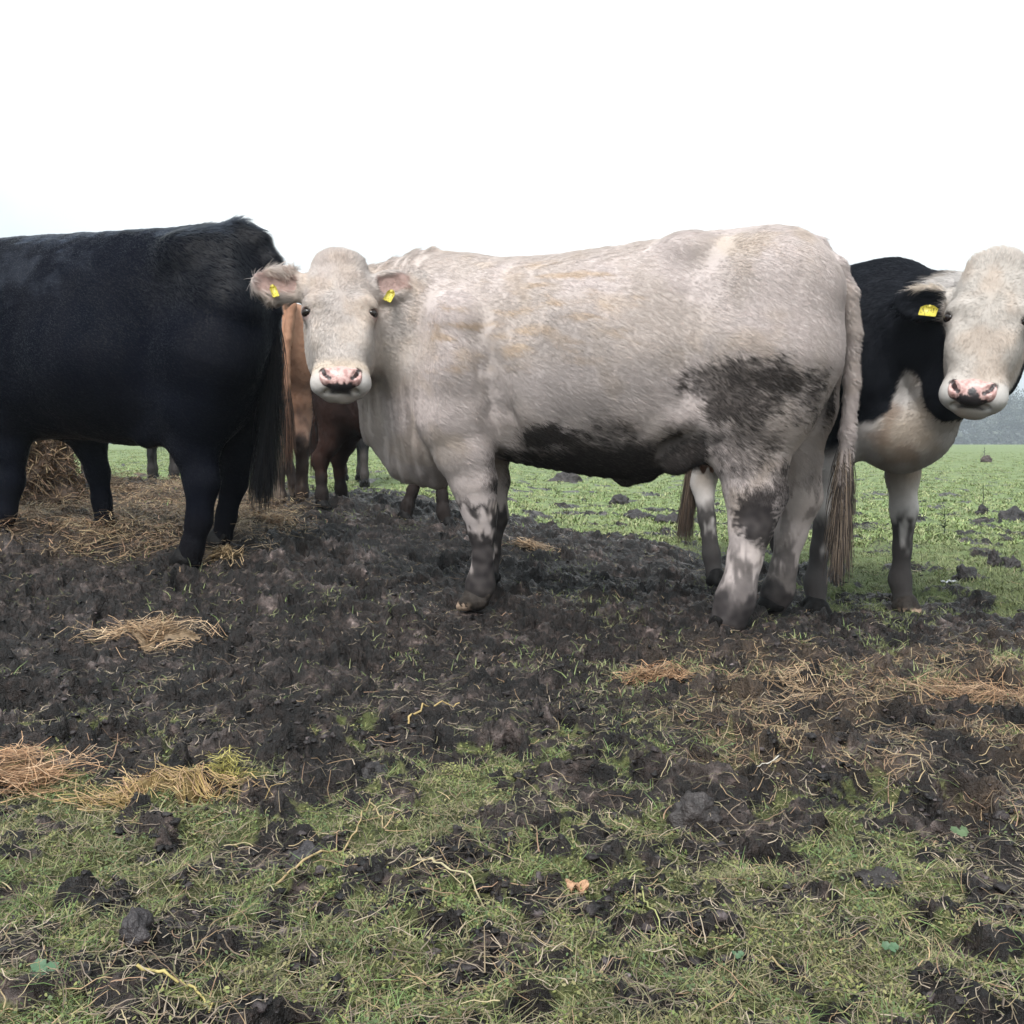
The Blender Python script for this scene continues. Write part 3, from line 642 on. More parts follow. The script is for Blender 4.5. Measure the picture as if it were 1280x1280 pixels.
# ------ the white-faced black cow on the right
S5 = 1.07
f5 = Frame((1.116, 5.99, 0), -68.3)
def scaled(tab, S): return [(x * S, w * S, a * S, b * S) for x, w, a, b in tab]
def foot_at(f, u, v, d):
    p = at_depth(u, v, d); FEET.append(p); return f.loc(p)
def legs4(f, S, feet, stance=.16, rm=1.0):
    out = []
    for (kind, side), ft in zip((('fore', 1), ('fore', -1), ('hind', 1), ('hind', -1)), feet):
        p = foot_at(f, *ft); out.append(dict(pts=gen_leg(kind, side, S, p, stance, rm), foot=p))
    return out
r_legs = legs4(f5, S5, [(1133, 768, 4.75), (1022, 775, 4.52), (985, 716, 5.85), (897, 735, 5.45)])
r_legs[0]['hoof'] = 'pale'
for l in r_legs: l['yaw'] = 0
rE = f5.loc(at_depth(1233, 397, 3.90))
RH = head_frame(f5, rE, CAM - f5.world(rE) + np.array([-.35, 0, 0]), 18, 7, 1.06)
sh = np.array([1.45, 0, 1.12]) * S5; pb = hpt(RH, 0, -.08, -.22)
r_neck = [([(*sh, .27), (*(sh * .6 + pb * .4 + [0, 0, -.02]), .235), (*(sh * .25 + pb * .75 + [0, 0, -.01]), .175), (*hpt(RH, 0, -.02, -.20), .135)], .10, .8),
          ([(1.5 * S5, 0, .74, .11), (1.62 * S5, .02, .80, .10), (*(sh * .35 + hpt(RH, 0, .16, -.22) * .65 + [0, 0, -.12]), .09), (*hpt(RH, 0, .12, -.2), .08)], .10, .8)]
r_extra = [('ell', np.array((1.36, .2, 1.0)) * S5, (.17, .13, .22), .1), ('ell', np.array((1.36, -.2, 1.0)) * S5, (.17, .13, .22), .1), ('ell', np.array((1.52, 0, .72)) * S5, (.16, .20, .16), .09)]
r_tail = [(.05, 0, 1.55, .045), (-.04, 0, 1.5, .04), (-.09, 0, 1.3, .03), (-.10, .0, 1.0, .026), (-.1, -.0, .75, .024), (-.1, .0, .6, .022)]
# the switch seen under the white cow's belly hangs at (860,585)-(850,690)
rt = f5.loc(at_depth(868, 560, 5.75)); rt2 = f5.loc(at_depth(853, 672, 5.7))
r_tail = [(.05, 0, 1.57, .045), (-.03, 0, 1.52, .04), (-.08, -.02, 1.35, .032), tuple(np.array([-.11, rt[1] * .6, 1.05])) + (.027,), (rt[0], rt[1], rt[2], .024), (*(rt * .4 + rt2 * .6), .018)]
R_EARS = [((-.115, -.10, -.12), (-.345, -.085, -.10), .135, (0, .3, 1)), ((.115, -.12, -.10), (.31, -.13, -.13), .12, (0, .15, 1))]
R_TAGS = [((-.205, -.058, -.05), (.066, .050), 3)]
def pied_hide(V, N):
    n = fbm3(V * 4, 3, 12); n2 = fbm3(V * np.array([12, 12, 5]), 3, 27); n3 = noise3(V * 30, 19)
    white = mix((.52, .48, .46), (.42, .35, .29), sstep(-.3, .5, n) * sstep(.4, .6, V[:, 2])); blk = np.array((.0055, .0065, .0105))
    x, y, z = V.T
    line = .80 * sstep(1.25, 1.75, x) + .56 * sstep(1.75, 1.2, x) + .02 + .16 * sstep(.14, .0, np.abs(x - 1.78) ) * (y < .1)
    w = sstep(.014, -.014, z - line + .09 * n + .015 * n3); w = np.maximum(w, sstep(.72, .62, z + .05 * n) * (x > .95)); w = np.maximum(w, sstep(.62, .52, z + .05 * n))
    b, s, q = hco(RH, V); hr = np.sqrt(b ** 2 + (s - .05) ** 2 * .6 + (q + .08) ** 2); hd = sstep(.36, .27, hr)
    face = sstep(-.15, -.11, q + .03 * n) * hd * (1 - ear_mask(RH, V, R_EARS[:1])); w = np.maximum(w, face)
    w = np.maximum(w, blob(V, hpt(RH, -.13, -.215, -.22), (.15, .13, .09), .4, 9, 15))
    em_ = ear_mask(RH, V, R_EARS[:1]); ear = em_ > .3
    w = np.where(ear, np.maximum(sstep(-.125, -.145, s + .02 * n3), sstep(-.165, -.14, b + .03 * n3)), w)
    dirty = mix(white, (.24, .165, .12), .6 * sstep(.05, .5, fbm3(V * 5, 3, 66)) * (1 - hd) * sstep(.52, .68, z))
    c = mix(blk, dirty, w)
    hc = mix((.54, .485, .445), (.52, .435, .375), sstep(-.3, .5, fbm3(V * 6, 3, 51))); hc = mix(hc, (.60, .565, .54), sstep(.21, .29, s) * sstep(.03, .07, np.abs(b)))
    lip = sstep(.304, .318, s + .012 * n3) * sstep(.054, .036, np.abs(b) + .01 * n3) * sstep(-.11, -.075, q) * sstep(.332, .322, s); hc = mix(hc, (.025, .022, .026), lip * .95)
    hc = nostril_dark(RH, V, hc) * .85; c = mix(c, hc, face); c, em = eye_rim(RH, V, c, (.05, .032, .03))
    mud = sstep(.05, -.04, z - .385 + .07 * n2) * sstep(-.6, .0, n2 + 1.5 * (.40 - z)); mud = np.maximum(mud, sstep(.26, .16, z + .05 * n2))
    c = mix(c, (.024, .020, .020), mud * .93)
    L = np.full(len(V), .024); L = mix(L[:, None], [.014], hd)[:, 0]; L = np.where(ear, .03, L); L = np.where((s > .22) & (hd > .5), .006, L); L *= 1 - .97 * em
    L = np.where((np.abs(b) < .078) & (s > .228) & (s < .34) & (q > -.05), 0, L); L = mix(L[:, None], [.007], sstep(.62, .42, z))[:, 0]; L = np.where(z < .03, .004, L)
    L = L + .02 * sstep(.7, 1, N[:, 2]) * (z > 1.2) * (1 - hd) + .022 * sstep(-.15, -.25, s) * hd; L = np.where(blob(V, hpt(RH, -.13, -.215, -.22), (.17, .14, .11), .2, 9, 15) > .5, .05, L)
    return c, L, np.full(len(V), .35) + .3 * hd
standing_cow(f5, 'black cow with white face and chest looking out past the white cow\'s tail', .0085, scaled(GEN_TRUNK, S5), r_legs, pied_hide, RH, R_EARS, r_neck, r_extra, r_tail,
    fur=dict(n=260000, r=.0009, seed=8, curl=.42), hair=dict(nose=pink_nose(RH, 1.0)), tags=R_TAGS, wrinkle=.004,
    switch=(np.array([p[:3] for p in r_tail[4:]]), 3200, .022, .24, [(.16, .115, .085), (.09, .065, .05), (.05, .04, .035)], M_FUR, 9))
print('right', time.time() - T0)

# ------ the cattle behind them, smaller and partly hidden
def plain_cow(label, f, S, feet, upper, lower, zmud, stance=.16, nfur=45000, name='cow', turn=0.0, down=0.0, mudcol=(.05, .042, .04), h=.014, pale=None, rm=1.1):
    legs = legs4(f, S, feet, stance, rm)
    E = np.array([2.05, .0, 1.30 - down]) * S; nw = f.f * math.cos(turn) + f.l * math.sin(turn); E = E + np.array([0, math.sin(turn) * .25 * S, 0])
    H = head_frame(f, E, nw, 25, 0, S); sh_ = np.array([1.45, 0, 1.1]) * S; pb_ = hpt(H, 0, -.06, -.2)
    neck = [([(*sh_, .25 * S), (*(sh_ * .5 + pb_ * .5), .2 * S), (*pb_, .14 * S)], .09, .8)]
    def hide(V, N):
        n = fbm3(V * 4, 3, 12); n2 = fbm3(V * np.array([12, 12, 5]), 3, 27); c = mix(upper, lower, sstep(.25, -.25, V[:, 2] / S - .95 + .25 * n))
        c = mix(c, mudcol, sstep(.08, -.08, V[:, 2] / S - zmud + .15 * n2) * .9)
        if pale is not None: c = mix(c, pale, .6 * sstep(.1, .5, n2) * sstep(.75, .5, V[:, 2] / S))
        return c, np.where(V[:, 2] < .03, .004, np.full(len(V), .022)), np.full(len(V), .35)
    tl = np.array([(.05, 0, 1.47, .04), (-.03, 0, 1.42, .035), (-.07, .03, 1.2, .026), (-.07, .04, .9, .022), (-.06, .04, .6, .018)]) * S
    return standing_cow(f, label, h, scaled(GEN_TRUNK, S), legs, hide, H, EARS0, neck, (), tl, fur=dict(n=nfur, r=.0014, seed=12, curl=.5), hair=dict(nose=dark_nose), hoof_scale=S * 1.05, name=name,
        switch=(tl[3:, :3], 900, .02, .3 * S, [lower, mudcol], M_FUR, 7))
def rear_at(u, d, z, deg): p = at_depth(u, 545, d); return Frame((p[0], p[1], z), deg)
plain_cow('tan brown cow seen between the black cow\'s rump and the white cow\'s face', rear_at(366, 7.0, .2, 108), 1.0, [(372, 628, 8.2), (338, 628, 8.2), (349, 648, 7.05), (377, 640, 7.15)],
    (.36, .195, .125), (.20, .115, .08), .56, .085, mudcol=(.032, .025, .023), pale=(.26, .20, .155))
plain_cow('dark red-brown calf standing half hidden below the white cow\'s chin', rear_at(398, 6.7, .27, -25), .66, [(508, 653, 6.35), (562, 662, 6.1), (430, 628, 6.9), (405, 637, 6.55)],
    (.022, .0125, .011), (.036, .018, .014), .30, .13, mudcol=(.020, .016, .015), rm=1.2, name='calf', nfur=40000)
plain_cow('distant black cow, only its dark lower legs seen below the brown calf', rear_at(440, 11.0, .22, 99), 1.0, [(430, 602, 12.1), (450, 602, 12.1), (425, 609, 11.1), (456, 611, 11.0)],
    (.012, .012, .014), (.014, .013, .014), .3, .12, nfur=15000)
plain_cow('dark brown cow by the hay stack, legs seen between the black cow\'s forelegs', rear_at(98, 8.4, .31, 113), 1.0, [(88, 602, 9.4), (108, 602, 9.4), (86, 608, 8.4), (111, 624, 7.9)],
    (.07, .032, .022), (.085, .042, .028), .25, .10, nfur=15000)
plain_cow('distant black cow whose thin dark legs show under the large black cow\'s belly', rear_at(204, 11.0, .25, 109), 1.0, [(193, 601, 12.1), (216, 601, 12.1), (190, 605, 11.0), (219, 606, 11.0)],
    (.012, .012, .014), (.014, .013, .014), .3, .13, nfur=15000)
print('herd', time.time() - T0)
# ---------------------------------------------------------------- light and sky
EL, AZ = math.radians(52), math.radians(200)
w = bpy.data.worlds.new('World'); scene.world = w; w.use_nodes = True; nt = w.node_tree; bg = nt.nodes['Background']
sky = node(nt, 'ShaderNodeTexSky', sky_type='NISHITA', sun_disc=False, sun_elevation=EL, sun_rotation=AZ, air_density=1.0, dust_density=5.0, ozone_density=1.0)
tc = node(nt, 'ShaderNodeTexCoord'); sep = node(nt, 'ShaderNodeSeparateXYZ'); nt.links.new(tc.outputs['Generated'], sep.inputs[0])
bw = node(nt, 'ShaderNodeRGBToBW'); nt.links.new(sky.outputs[0], bw.inputs[0])
# an even cloud layer: the sky's own brightness without its blue, flattened, brighter overhead
flat = node(nt, 'ShaderNodeMix', data_type='FLOAT'); flat.inputs[0].default_value = .8; flat.inputs[3].default_value = SKY_L
nt.links.new(bw.outputs[0], flat.inputs[2])
gr = node(nt, 'ShaderNodeMapRange'); gr.inputs[1].default_value = 0; gr.inputs[2].default_value = 1; gr.inputs[3].default_value = .98; gr.inputs[4].default_value = 1.65
nt.links.new(sep.outputs[2], gr.inputs[0])
cn = node(nt, 'ShaderNodeTexNoise'); cn.inputs['Scale'].default_value = 1.6; cn.inputs['Detail'].default_value = 4; nt.links.new(tc.outputs['Generated'], cn.inputs['Vector'])
tint = ramp(nt, cn.outputs['Fac'], [(.34, (.46, .59, .66)), (.56, (.93, .985, 1.0))])
m1 = node(nt, 'ShaderNodeMath', operation='MULTIPLY'); nt.links.new(flat.outputs[0], m1.inputs[0]); nt.links.new(gr.outputs[0], m1.inputs[1])
col = mixcol(nt, 1.0, tint.outputs[0], m1.outputs[0], 'MULTIPLY'); nt.links.new(col, bg.inputs['Color']); bg.inputs['Strength'].default_value = .10
sl = bpy.data.lights.new('sun', 'SUN'); sl.energy = 2.2; sl.angle = math.radians(25); sl.color = (1, .97, .93)
so = bpy.data.objects.new('sun', sl); COL.objects.link(so); so.location = (0, -3, 20)
import mathutils
sd = mathutils.Vector((math.sin(AZ) * math.cos(EL), math.cos(AZ) * math.cos(EL), math.sin(EL))); so.rotation_euler = sd.to_track_quat('Z', 'Y').to_euler()
scene.view_settings.view_transform = 'Standard'; scene.view_settings.look = 'None'; scene.view_settings.gamma = 1; scene.view_settings.exposure = EXPO
scene.cycles.max_bounces = 6; scene.cycles.diffuse_bounces = 3; scene.cycles.glossy_bounces = 2; scene.cycles.transparent_max_bounces = 6; scene.cycles.volume_bounces = 0
scene.cycles_curves.shape = 'RIBBONS'

# ---------------------------------------------------------------- ground shape
def base0(x, y): return .24 * sstep(3.4, 6.5, y) * sstep(.7, -1.3, x) * (1 - .7 * sstep(25, 60, y)) - 1.7 * sstep(60, 310, y)
FT = np.array(FEET); ft_xy = FT[:, :2]
anch = np.array([(a * d, d) for d in (1.0, 1.6, 2.3, 3.0) for a in (-.7, -.35, 0, .35, .7)] + [(2.6, 3.5), (-3.2, 3.6), (3.4, 5.0), (0.0, 4.9), (4, 8), (2, 9), (-6, 8), (-4, 12), (1, 14)])
pts = np.concatenate([ft_xy, anch]); res = np.concatenate([FT[:, 2] - base0(FT[:, 0], FT[:, 1]), np.zeros(len(anch))])
SIG = .75
Kmat = np.exp(-((pts[:, None] - pts[None]) ** 2).sum(-1) / (2 * SIG ** 2)); RBF = np.linalg.solve(Kmat + .003 * np.eye(len(pts)), res)
def gbase(x, y):
    z = base0(x, y); near = y < 18
    if near.any():
        xx = x[near]; yy = y[near]; r = np.zeros(len(xx))
        for (px_, py_), a in zip(pts, RBF): r += a * np.exp(-((xx - px_) ** 2 + (yy - py_) ** 2) / (2 * SIG ** 2))
        z[near] += r
    return z
print('footing error', np.round(gbase(FT[:, 0].copy(), FT[:, 1].copy()) - FT[:, 2], 3))
def gpix(u, v):
    """ground point seen at pixel (u,v)"""
    r = ray(u, v); d = 3.0; tt = np.geomspace(.8, 150, 900); P = CAM + tt[:, None] * r
    below = P[:, 2] < gbase(P[:, 0].copy(), P[:, 1].copy()); i = int(np.argmax(below)) if below.any() else len(tt) - 1
    return P[i]
def cover(x, y):
    """how much of the ground is green, and how much is under straw"""
    ratio = x / np.maximum(y, .3); u = 640 + 1280 * ratio
    yb = np.interp(u, [-600, 140, 330, 640, 760, 880, 1000, 1100, 1280, 1700], [12, 11, 10, 8.3, 7.6, 6.4, 5.6, 4.9, 4.4, 4.2])
    n1 = fbm2(x * 1.6, y * 1.1, 4, 3); n2 = fbm2(x * 5.5, y * 5.5, 3, 9)
    far = sstep(-.25, .25, (y / yb - 1) * 2.2 + .38 * n1 + .20 * n2)
    far = far * (1 - .85 * sstep(.30, .62, fbm2(x * 2.6, y * 1.5, 3, 61) + .25 * sstep(16, 6, y)) * sstep(40, 14, y))
    nb = np.interp(u, [0, 400, 700, 900, 1280], [2.45, 2.30, 2.05, 2.0, 2.15])
    near = sstep(-.16, .40, np.minimum((nb - y) * .6, .20) - .09 + .50 * n1 + .50 * n2 + .60 * noise2(x * 15, y * 15, 12))
    near = np.minimum(near, .92) * sstep(3.0, 2.4, y)
    few = (.12 + .22 * sstep(-.02, .2, ratio)) * sstep(.0, .6, n1 + .6 * n2) + .45 * sstep(.2, .6, n1 + .5 * n2) * sstep(.25, .5, ratio) * sstep(2.8, 3.6, y)
    g = np.maximum(np.maximum(far, near), few)
    s = .75 * sstep(.35, .0, np.abs(y - 2.95) - .55 + .35 * n1) * sstep(.08, .30, ratio + .12 * n2) * sstep(-.5, .35, n2 + .5 * n1)
    s = np.maximum(s, sstep(-.2, .3, n2 + .4 * n1 + .35) * sstep(4.5, 5.3, y + .3 * n1) * sstep(9.6, 8.4, y) * sstep(-.17, -.29, ratio + .03 * n1))
    return g, s
def gdetail(x, y, g, s):
    mud = 1 - g; wx = x + .05 * noise2(x * 7, y * 7, 30) + .014 * noise2(x * 31, y * 31, 32); wy = y + .05 * noise2(x * 7, y * 7, 31) + .014 * noise2(x * 31, y * 31, 33)
    fade = sstep(40, 12, y); close = sstep(14, 6, y)
    z = .040 * fbm2(x * 1.9, y * 1.9, 3, 40) * (.5 + .5 * mud)
    d, rid, bx, by = cells2(wx * 5.2, wy * 5.2, 4)                     # hoof prints
    on = (_rv[rid, 2] < .62); an = _rv[rid, 3] * 6.28; ex = np.cos(an) * bx + np.sin(an) * by; ey = -np.sin(an) * bx + np.cos(an) * by
    rr = np.sqrt((ex / .40) ** 2 + (ey / .29) ** 2); dep = .034 + .050 * _rv[rid, 4]
    z += on * (mud * .9 + .10) * (.5 + .5 * sstep(1.4, 2.6, y)) * (-dep * sstep(1.05, .70, rr) + .45 * dep * np.exp(-((rr - 1.15) / .22) ** 2))
    for f, a, sd in ((8, .052, 5), (17, .030, 6), (40, .014, 7)):                    # clods
        d, rid, bx, by = cells2(wx * f, wy * f, sd); rad = .30 + .28 * _rv[rid, 3]
        z += (a * _rv[rid, 2] ** 1.6 * np.sqrt(np.maximum(0, 1 - (d / rad) ** 2))) * (mud * .95 + .06) * close * (.45 + .55 * sstep(1.4, 2.6, y))
    b = 1 - np.abs(fbm2(wx * 9, wy * 9, 3, 45)); z += .024 * (b - .6) * (.25 + .75 * mud) * close
    z += (.0125 * fbm2(x * 30, y * 30, 3, 50, .6) + .004 * noise2(x * 110, y * 110, 55)) * sstep(9, 4, y) * (1 - .4 * g)
    z += .012 * g * fbm2(x * 8, y * 8, 2, 58) + .025 * s * (.5 + noise2(x * 6, y * 6, 59))
    z *= fade * .80
    for p in ft_xy:                                                    # firm footing, a low rim of pushed-up mud
        dd = np.hypot(x - p[0], y - p[1]); z = z * (1 - .8 * sstep(.14, .07, dd)) + .012 * np.exp(-((dd - .17) / .04) ** 2) - .012 * sstep(.14, .08, dd)
    return z
def gh(x, y):
    x = np.asarray(x, float).copy(); y = np.asarray(y, float).copy(); g, s = cover(x, y); return gbase(x, y) + gdetail(x, y, g, s)

# one sheet: fine in front of the camera, coarse behind and far off
rows = [.55]
while rows[-1] < 400:
    d = rows[-1]; rows.append(d + (.0058 + .0017 * max(0, d - 1) ** 1.25 if d < 12 else (d - 10) * .02 + .045))
rows = np.array(rows)
fine = np.linspace(-.62, .62, 760); coarse = np.linspace(.62, 2 * math.pi - .62, 90)[1:-1]; ang = np.concatenate([fine, coarse])
RR, AA = np.meshgrid(rows, ang, indexing='ij'); gx = (RR * np.sin(AA)).ravel(); gy = (RR * np.cos(AA)).ravel()
gg, gs = cover(gx, gy); behind = gy < .3; gg[behind] = .7; gs[behind] = 0
gz = gbase(gx, gy); fm = (np.abs(np.where(AA > math.pi, AA - 2 * math.pi, AA)).ravel() < .75) & (gy < 60)
gz[fm] += gdetail(gx[fm], gy[fm], gg[fm], gs[fm])
nr, na = RR.shape; ii, jj = np.meshgrid(np.arange(nr - 1), np.arange(na), indexing='ij'); j2 = (jj + 1) % na
GQ = np.stack([ii * na + jj, ii * na + j2, (ii + 1) * na + j2, (ii + 1) * na + jj], -1).reshape(-1, 4)[:, ::-1]
gv = np.stack([gx, gy, gz], 1); gv = np.concatenate([gv, [[0, 0, 0]]]); cap = np.array([(j, (j + 1) % na, len(gv) - 1) for j in range(na)])
M_GROUND, nt, b = new_mat('muddy_pasture')
ag, as_ = attr(nt, 'green'), attr(nt, 'straw'); n1 = noise_node(nt, 6.5, 5, .58); n2 = noise_node(nt, 32, 5, .6); n3_ = noise_node(nt, 150, 4, .6); n4 = noise_node(nt, 1.3, 5, .6)
mud1 = ramp(nt, n1.outputs['Fac'], [(.36, (.0055, .0038, .0034)), (.53, (.018, .0126, .0108)), (.60, (.036, .0262, .0232)), (.65, (.066, .050, .0455)), (.74, (.11, .085, .078))])
mud2 = ramp(nt, n2.outputs['Fac'], [(.34, .32), (.5, .95), (.60, 1.6), (.68, 3.8)])  # brightest stops paint wet glints into the mud colour as pale flecks
mudc = mixcol(nt, 1.0, mud1.outputs[0], mud2.outputs[0], 'MULTIPLY')
gr1 = ramp(nt, n2.outputs['Fac'], [(.3, (.028, .030, .014)), (.55, (.080, .090, .030)), (.75, (.16, .15, .065))])
gfar = ramp(nt, n4.outputs['Fac'], [(.3, (.145, .195, .078)), (.5, (.180, .232, .095)), (.7, (.215, .252, .115))])
tc2 = node(nt, 'ShaderNodeTexCoord'); sp = node(nt, 'ShaderNodeSeparateXYZ'); nt.links.new(tc2.outputs['Object'], sp.inputs[0])
mr = node(nt, 'ShaderNodeMapRange'); mr.inputs[1].default_value = 3.2; mr.inputs[2].default_value = 8.0; nt.links.new(sp.outputs[1], mr.inputs[0])
n5 = noise_node(nt, 5.5, 6, .7); gvar = ramp(nt, n5.outputs['Fac'], [(.35, (.50, .50, .48)), (.52, (.95, .95, .95)), (.68, (1.18, 1.12, 1.05))]); gf2 = mixcol(nt, 1.0, gfar.outputs[0], gvar.outputs[0], 'MULTIPLY')
gcol = mixcol(nt, mr.outputs[0], gr1.outputs[0], gf2)
gj = node(nt, 'ShaderNodeMath', operation='ADD'); gj.inputs[1].default_value = 0
ns = node(nt, 'ShaderNodeMapRange'); ns.inputs[1].default_value = .3; ns.inputs[2].default_value = .7; ns.inputs[3].default_value = -.28; ns.inputs[4].default_value = .28; nt.links.new(n2.outputs['Fac'], ns.inputs[0])
nt.links.new(ag.outputs['Fac'], gj.inputs[0]); nt.links.new(ns.outputs[0], gj.inputs[1])
gs2 = node(nt, 'ShaderNodeMapRange', interpolation_type='SMOOTHSTEP'); gs2.inputs[1].default_value = .3; gs2.inputs[2].default_value = .62; nt.links.new(gj.outputs[0], gs2.inputs[0])
c = mixcol(nt, gs2.outputs[0], mudc, gcol)
st = ramp(nt, n3_.outputs['Fac'], [(.35, (.055, .036, .025)), (.7, (.20, .135, .085))]); sm = node(nt, 'ShaderNodeMath', operation='MULTIPLY'); sm.inputs[1].default_value = .55; nt.links.new(as_.outputs['Fac'], sm.inputs[0])
c = mixcol(nt, sm.outputs[0], c, st.outputs[0]); nt.links.new(c, b.inputs['Base Color'])
rg = ramp(nt, n1.outputs['Fac'], [(.35, .60), (.52, .42), (.66, .28)]); rg2 = mixcol(nt, gs2.outputs[0], rg.outputs[0], (.85, .85, .85)); nt.links.new(rg2, b.inputs['Roughness'])
b.inputs['Specular IOR Level'].default_value = .33
ad = node(nt, 'ShaderNodeMath', operation='MULTIPLY_ADD'); ad.inputs[1].default_value = .35; nt.links.new(n3_.outputs['Fac'], ad.inputs[0]); nt.links.new(n2.outputs['Fac'], ad.inputs[2])
bump(nt, ad.outputs[0], b, 1.0, .024)
tag(mesh_obj('ground', gv, [GQ, cap], M_GROUND, attrs=dict(green=np.append(gg, .7), straw=np.append(gs, 0)), smooth=False), kind='structure')
print('ground', len(gv), time.time() - T0)

# ---------------------------------------------------------------- blades and straws as ribbons
def ribbons(paths, width, cols, roll, taper=.3):
    """paths (N,K,3) -> flat ribbons, coloured per strand"""
    N, K = paths.shape[:2]; t = np.gradient(paths, axis=1); t = unit(t)
    side = unit(np.cross(t, np.array([0, 0, 1.0]) + .001)); up = np.cross(side, t)
    s = side * np.cos(roll)[:, None, None] + up * np.sin(roll)[:, None, None]
    w = width[:, None] * np.linspace(1, taper, K)[None]; a = paths - s * w[..., None] / 2; b_ = paths + s * w[..., None] / 2
    V = np.stack([a, b_], 2).reshape(-1, 3); base = (np.arange(N) * K * 2)[:, None] + (np.arange(K - 1) * 2)[None]
    Q = np.stack([base, base + 1, base + 3, base + 2], -1).reshape(-1, 4)
    return V, Q, np.repeat(cols, K * 2, axis=0)
def join(parts):
    V = []; Q = []; C = []; n = 0
    for v, q, c in parts: V.append(v); Q.append(q + n); C.append(c); n += len(v)
    return np.concatenate(V), np.concatenate(Q), np.concatenate(C)
def blades(x, y, z, h, wd, cols, r, lean=.7, K=3):
    N = len(x); a = r.uniform(0, 2 * math.pi, N); L = lean * r.uniform(.3, 1.5, N); t = np.linspace(0, 1, K)[None, :, None]
    o = np.stack([np.cos(a) * L, np.sin(a) * L, np.zeros(N)], 1)[:, None]; P = np.stack([x, y, z - .004], 1)[:, None]
    bend = r.uniform(.3, 1.3, N)[:, None, None]
    path = P + h[:, None, None] * (np.array([0, 0, 1.0]) * (t - .35 * bend * t ** 2) + o * (t * .5 + bend * t ** 2 * .6))
    return ribbons(path, wd, cols, r.uniform(-.6, .6, N), .25)
GREENS = np.array([(.036, .046, .020), (.062, .070, .028), (.098, .094, .044), (.130, .108, .062), (.095, .108, .038), (.066, .100, .034)])
FARG = np.array([(.175, .235, .080), (.215, .265, .098), (.25, .28, .12), (.15, .21, .075), (.25, .26, .13)])
def grass_zone(n, y0, y1, hmin, hmax, wmin, wmax, pal, seed, lean, jitter=.4, power=1.0, gcut=.0):
    r = np.random.default_rng(seed); y = y0 * (y1 / y0) ** (r.random(n) ** power); x = y * r.uniform(-.64, .64, n)
    # gather the blades in little tufts
    k = r.integers(0, n // 14, n); tx = r.normal(size=(n // 14, 2)); cx = x[k]; cy = y[k]
    sp = .0085 * np.sqrt(cy) + .004; x = cx + r.normal(size=n) * sp; y = cy + r.normal(size=n) * sp
    g, s = cover(x, y); keep = r.random(n) < np.clip((g - gcut) * 1.15, 0, 1) ** 1.25 * (1 - .6 * s); x, y, g, kk = x[keep], y[keep], g[keep], k[keep]
    for p in ft_xy:
        m = np.hypot(x - p[0], y - p[1]) > .09; x, y, g, kk = x[m], y[m], g[m], kk[m]
    m = len(x); z = gh(x, y); tall = np.random.default_rng(seed + 1).random(n // 14)[kk]
    h = (hmin + (hmax - hmin) * tall ** 2.2) * r.uniform(.6, 1.2, m); wd = r.uniform(wmin, wmax, m)
    tone = fbm2(x * 2.3, y * 2.3, 3, 71); ci = np.clip((tall * 3 + tone * 2 + r.normal(size=m) * .9 + 1.3), 0, len(pal) - 1e-3).astype(int)
    c = pal[ci] * r.uniform(1 - jitter, 1 + jitter, m)[:, None]
    return blades(x, y, z, h, wd, c, r, lean)
def leaves(n, y0, y1, seed):
    """tiny rounded leaves of moss and clover lying in the turf"""
    r = np.random.default_rng(seed); y = y0 * (y1 / y0) ** r.random(n); x = y * r.uniform(-.62, .62, n); k = r.integers(0, n // 25, n); sp = .020
    x = x[k] + r.normal(size=n) * sp; y = y[k] + r.normal(size=n) * sp
    g, s = cover(x, y); kp = r.random(n) < g ** 1.5; x, y, k = x[kp], y[kp], k[kp]; m = len(x); z = gh(x, y) + r.uniform(.002, .016, m)
    R = r.uniform(.0015, .0036, m); nz = unit(np.stack([r.normal(size=m) * .55, r.normal(size=m) * .55 - .25, np.ones(m)], 1)); a = unit(np.cross(nz, r.normal(size=(m, 3)))); b_ = np.cross(nz, a)
    P = np.stack([x, y, z], 1); V = np.stack([P + R[:, None] * (a * ca + b_ * sa * .75) for ca, sa in ((1, 0), (.35, .9), (-.9, .45), (-.9, -.45), (.35, -.9))], 1).reshape(-1, 3)
    F5 = np.arange(m * 5).reshape(m, 5); pal = np.array([(.11, .14, .040), (.165, .17, .055), (.08, .115, .045), (.19, .17, .075)])
    c = pal[np.random.default_rng(seed + 2).integers(0, 4, n // 25)[k]] * r.uniform(.75, 1.25, m)[:, None]
    return V, F5, np.repeat(c, 5, axis=0)
A = grass_zone(380000, .95, 3.1, .006, .032, .0010, .0026, GREENS * 1.6, 101, 1.3, .5)
B = grass_zone(320000, 2.9, 8.5, .014, .045, .0025, .0055, (GREENS * .45 + FARG[[0, 1, 2, 3, 4, 0]] * .55), 102, .9)
C_ = grass_zone(300000, 7.0, 48.0, .022, .055, .007, .016, FARG, 103, .9)
Vg, Qg, Cg = join([A, B, C_]); Vl, F5, Cl = leaves(70000, .95, 3.0, 104)
tag(mesh_obj('grass', np.concatenate([Vg, Vl]), [Qg, F5 + len(Vg)], M_BLADE, cols=np.concatenate([Cg, Cl]), smooth=False), 'short grass and moss growing in patches through the mud', 'grass', kind='stuff')
print('grass', len(Vg), time.time() - T0)

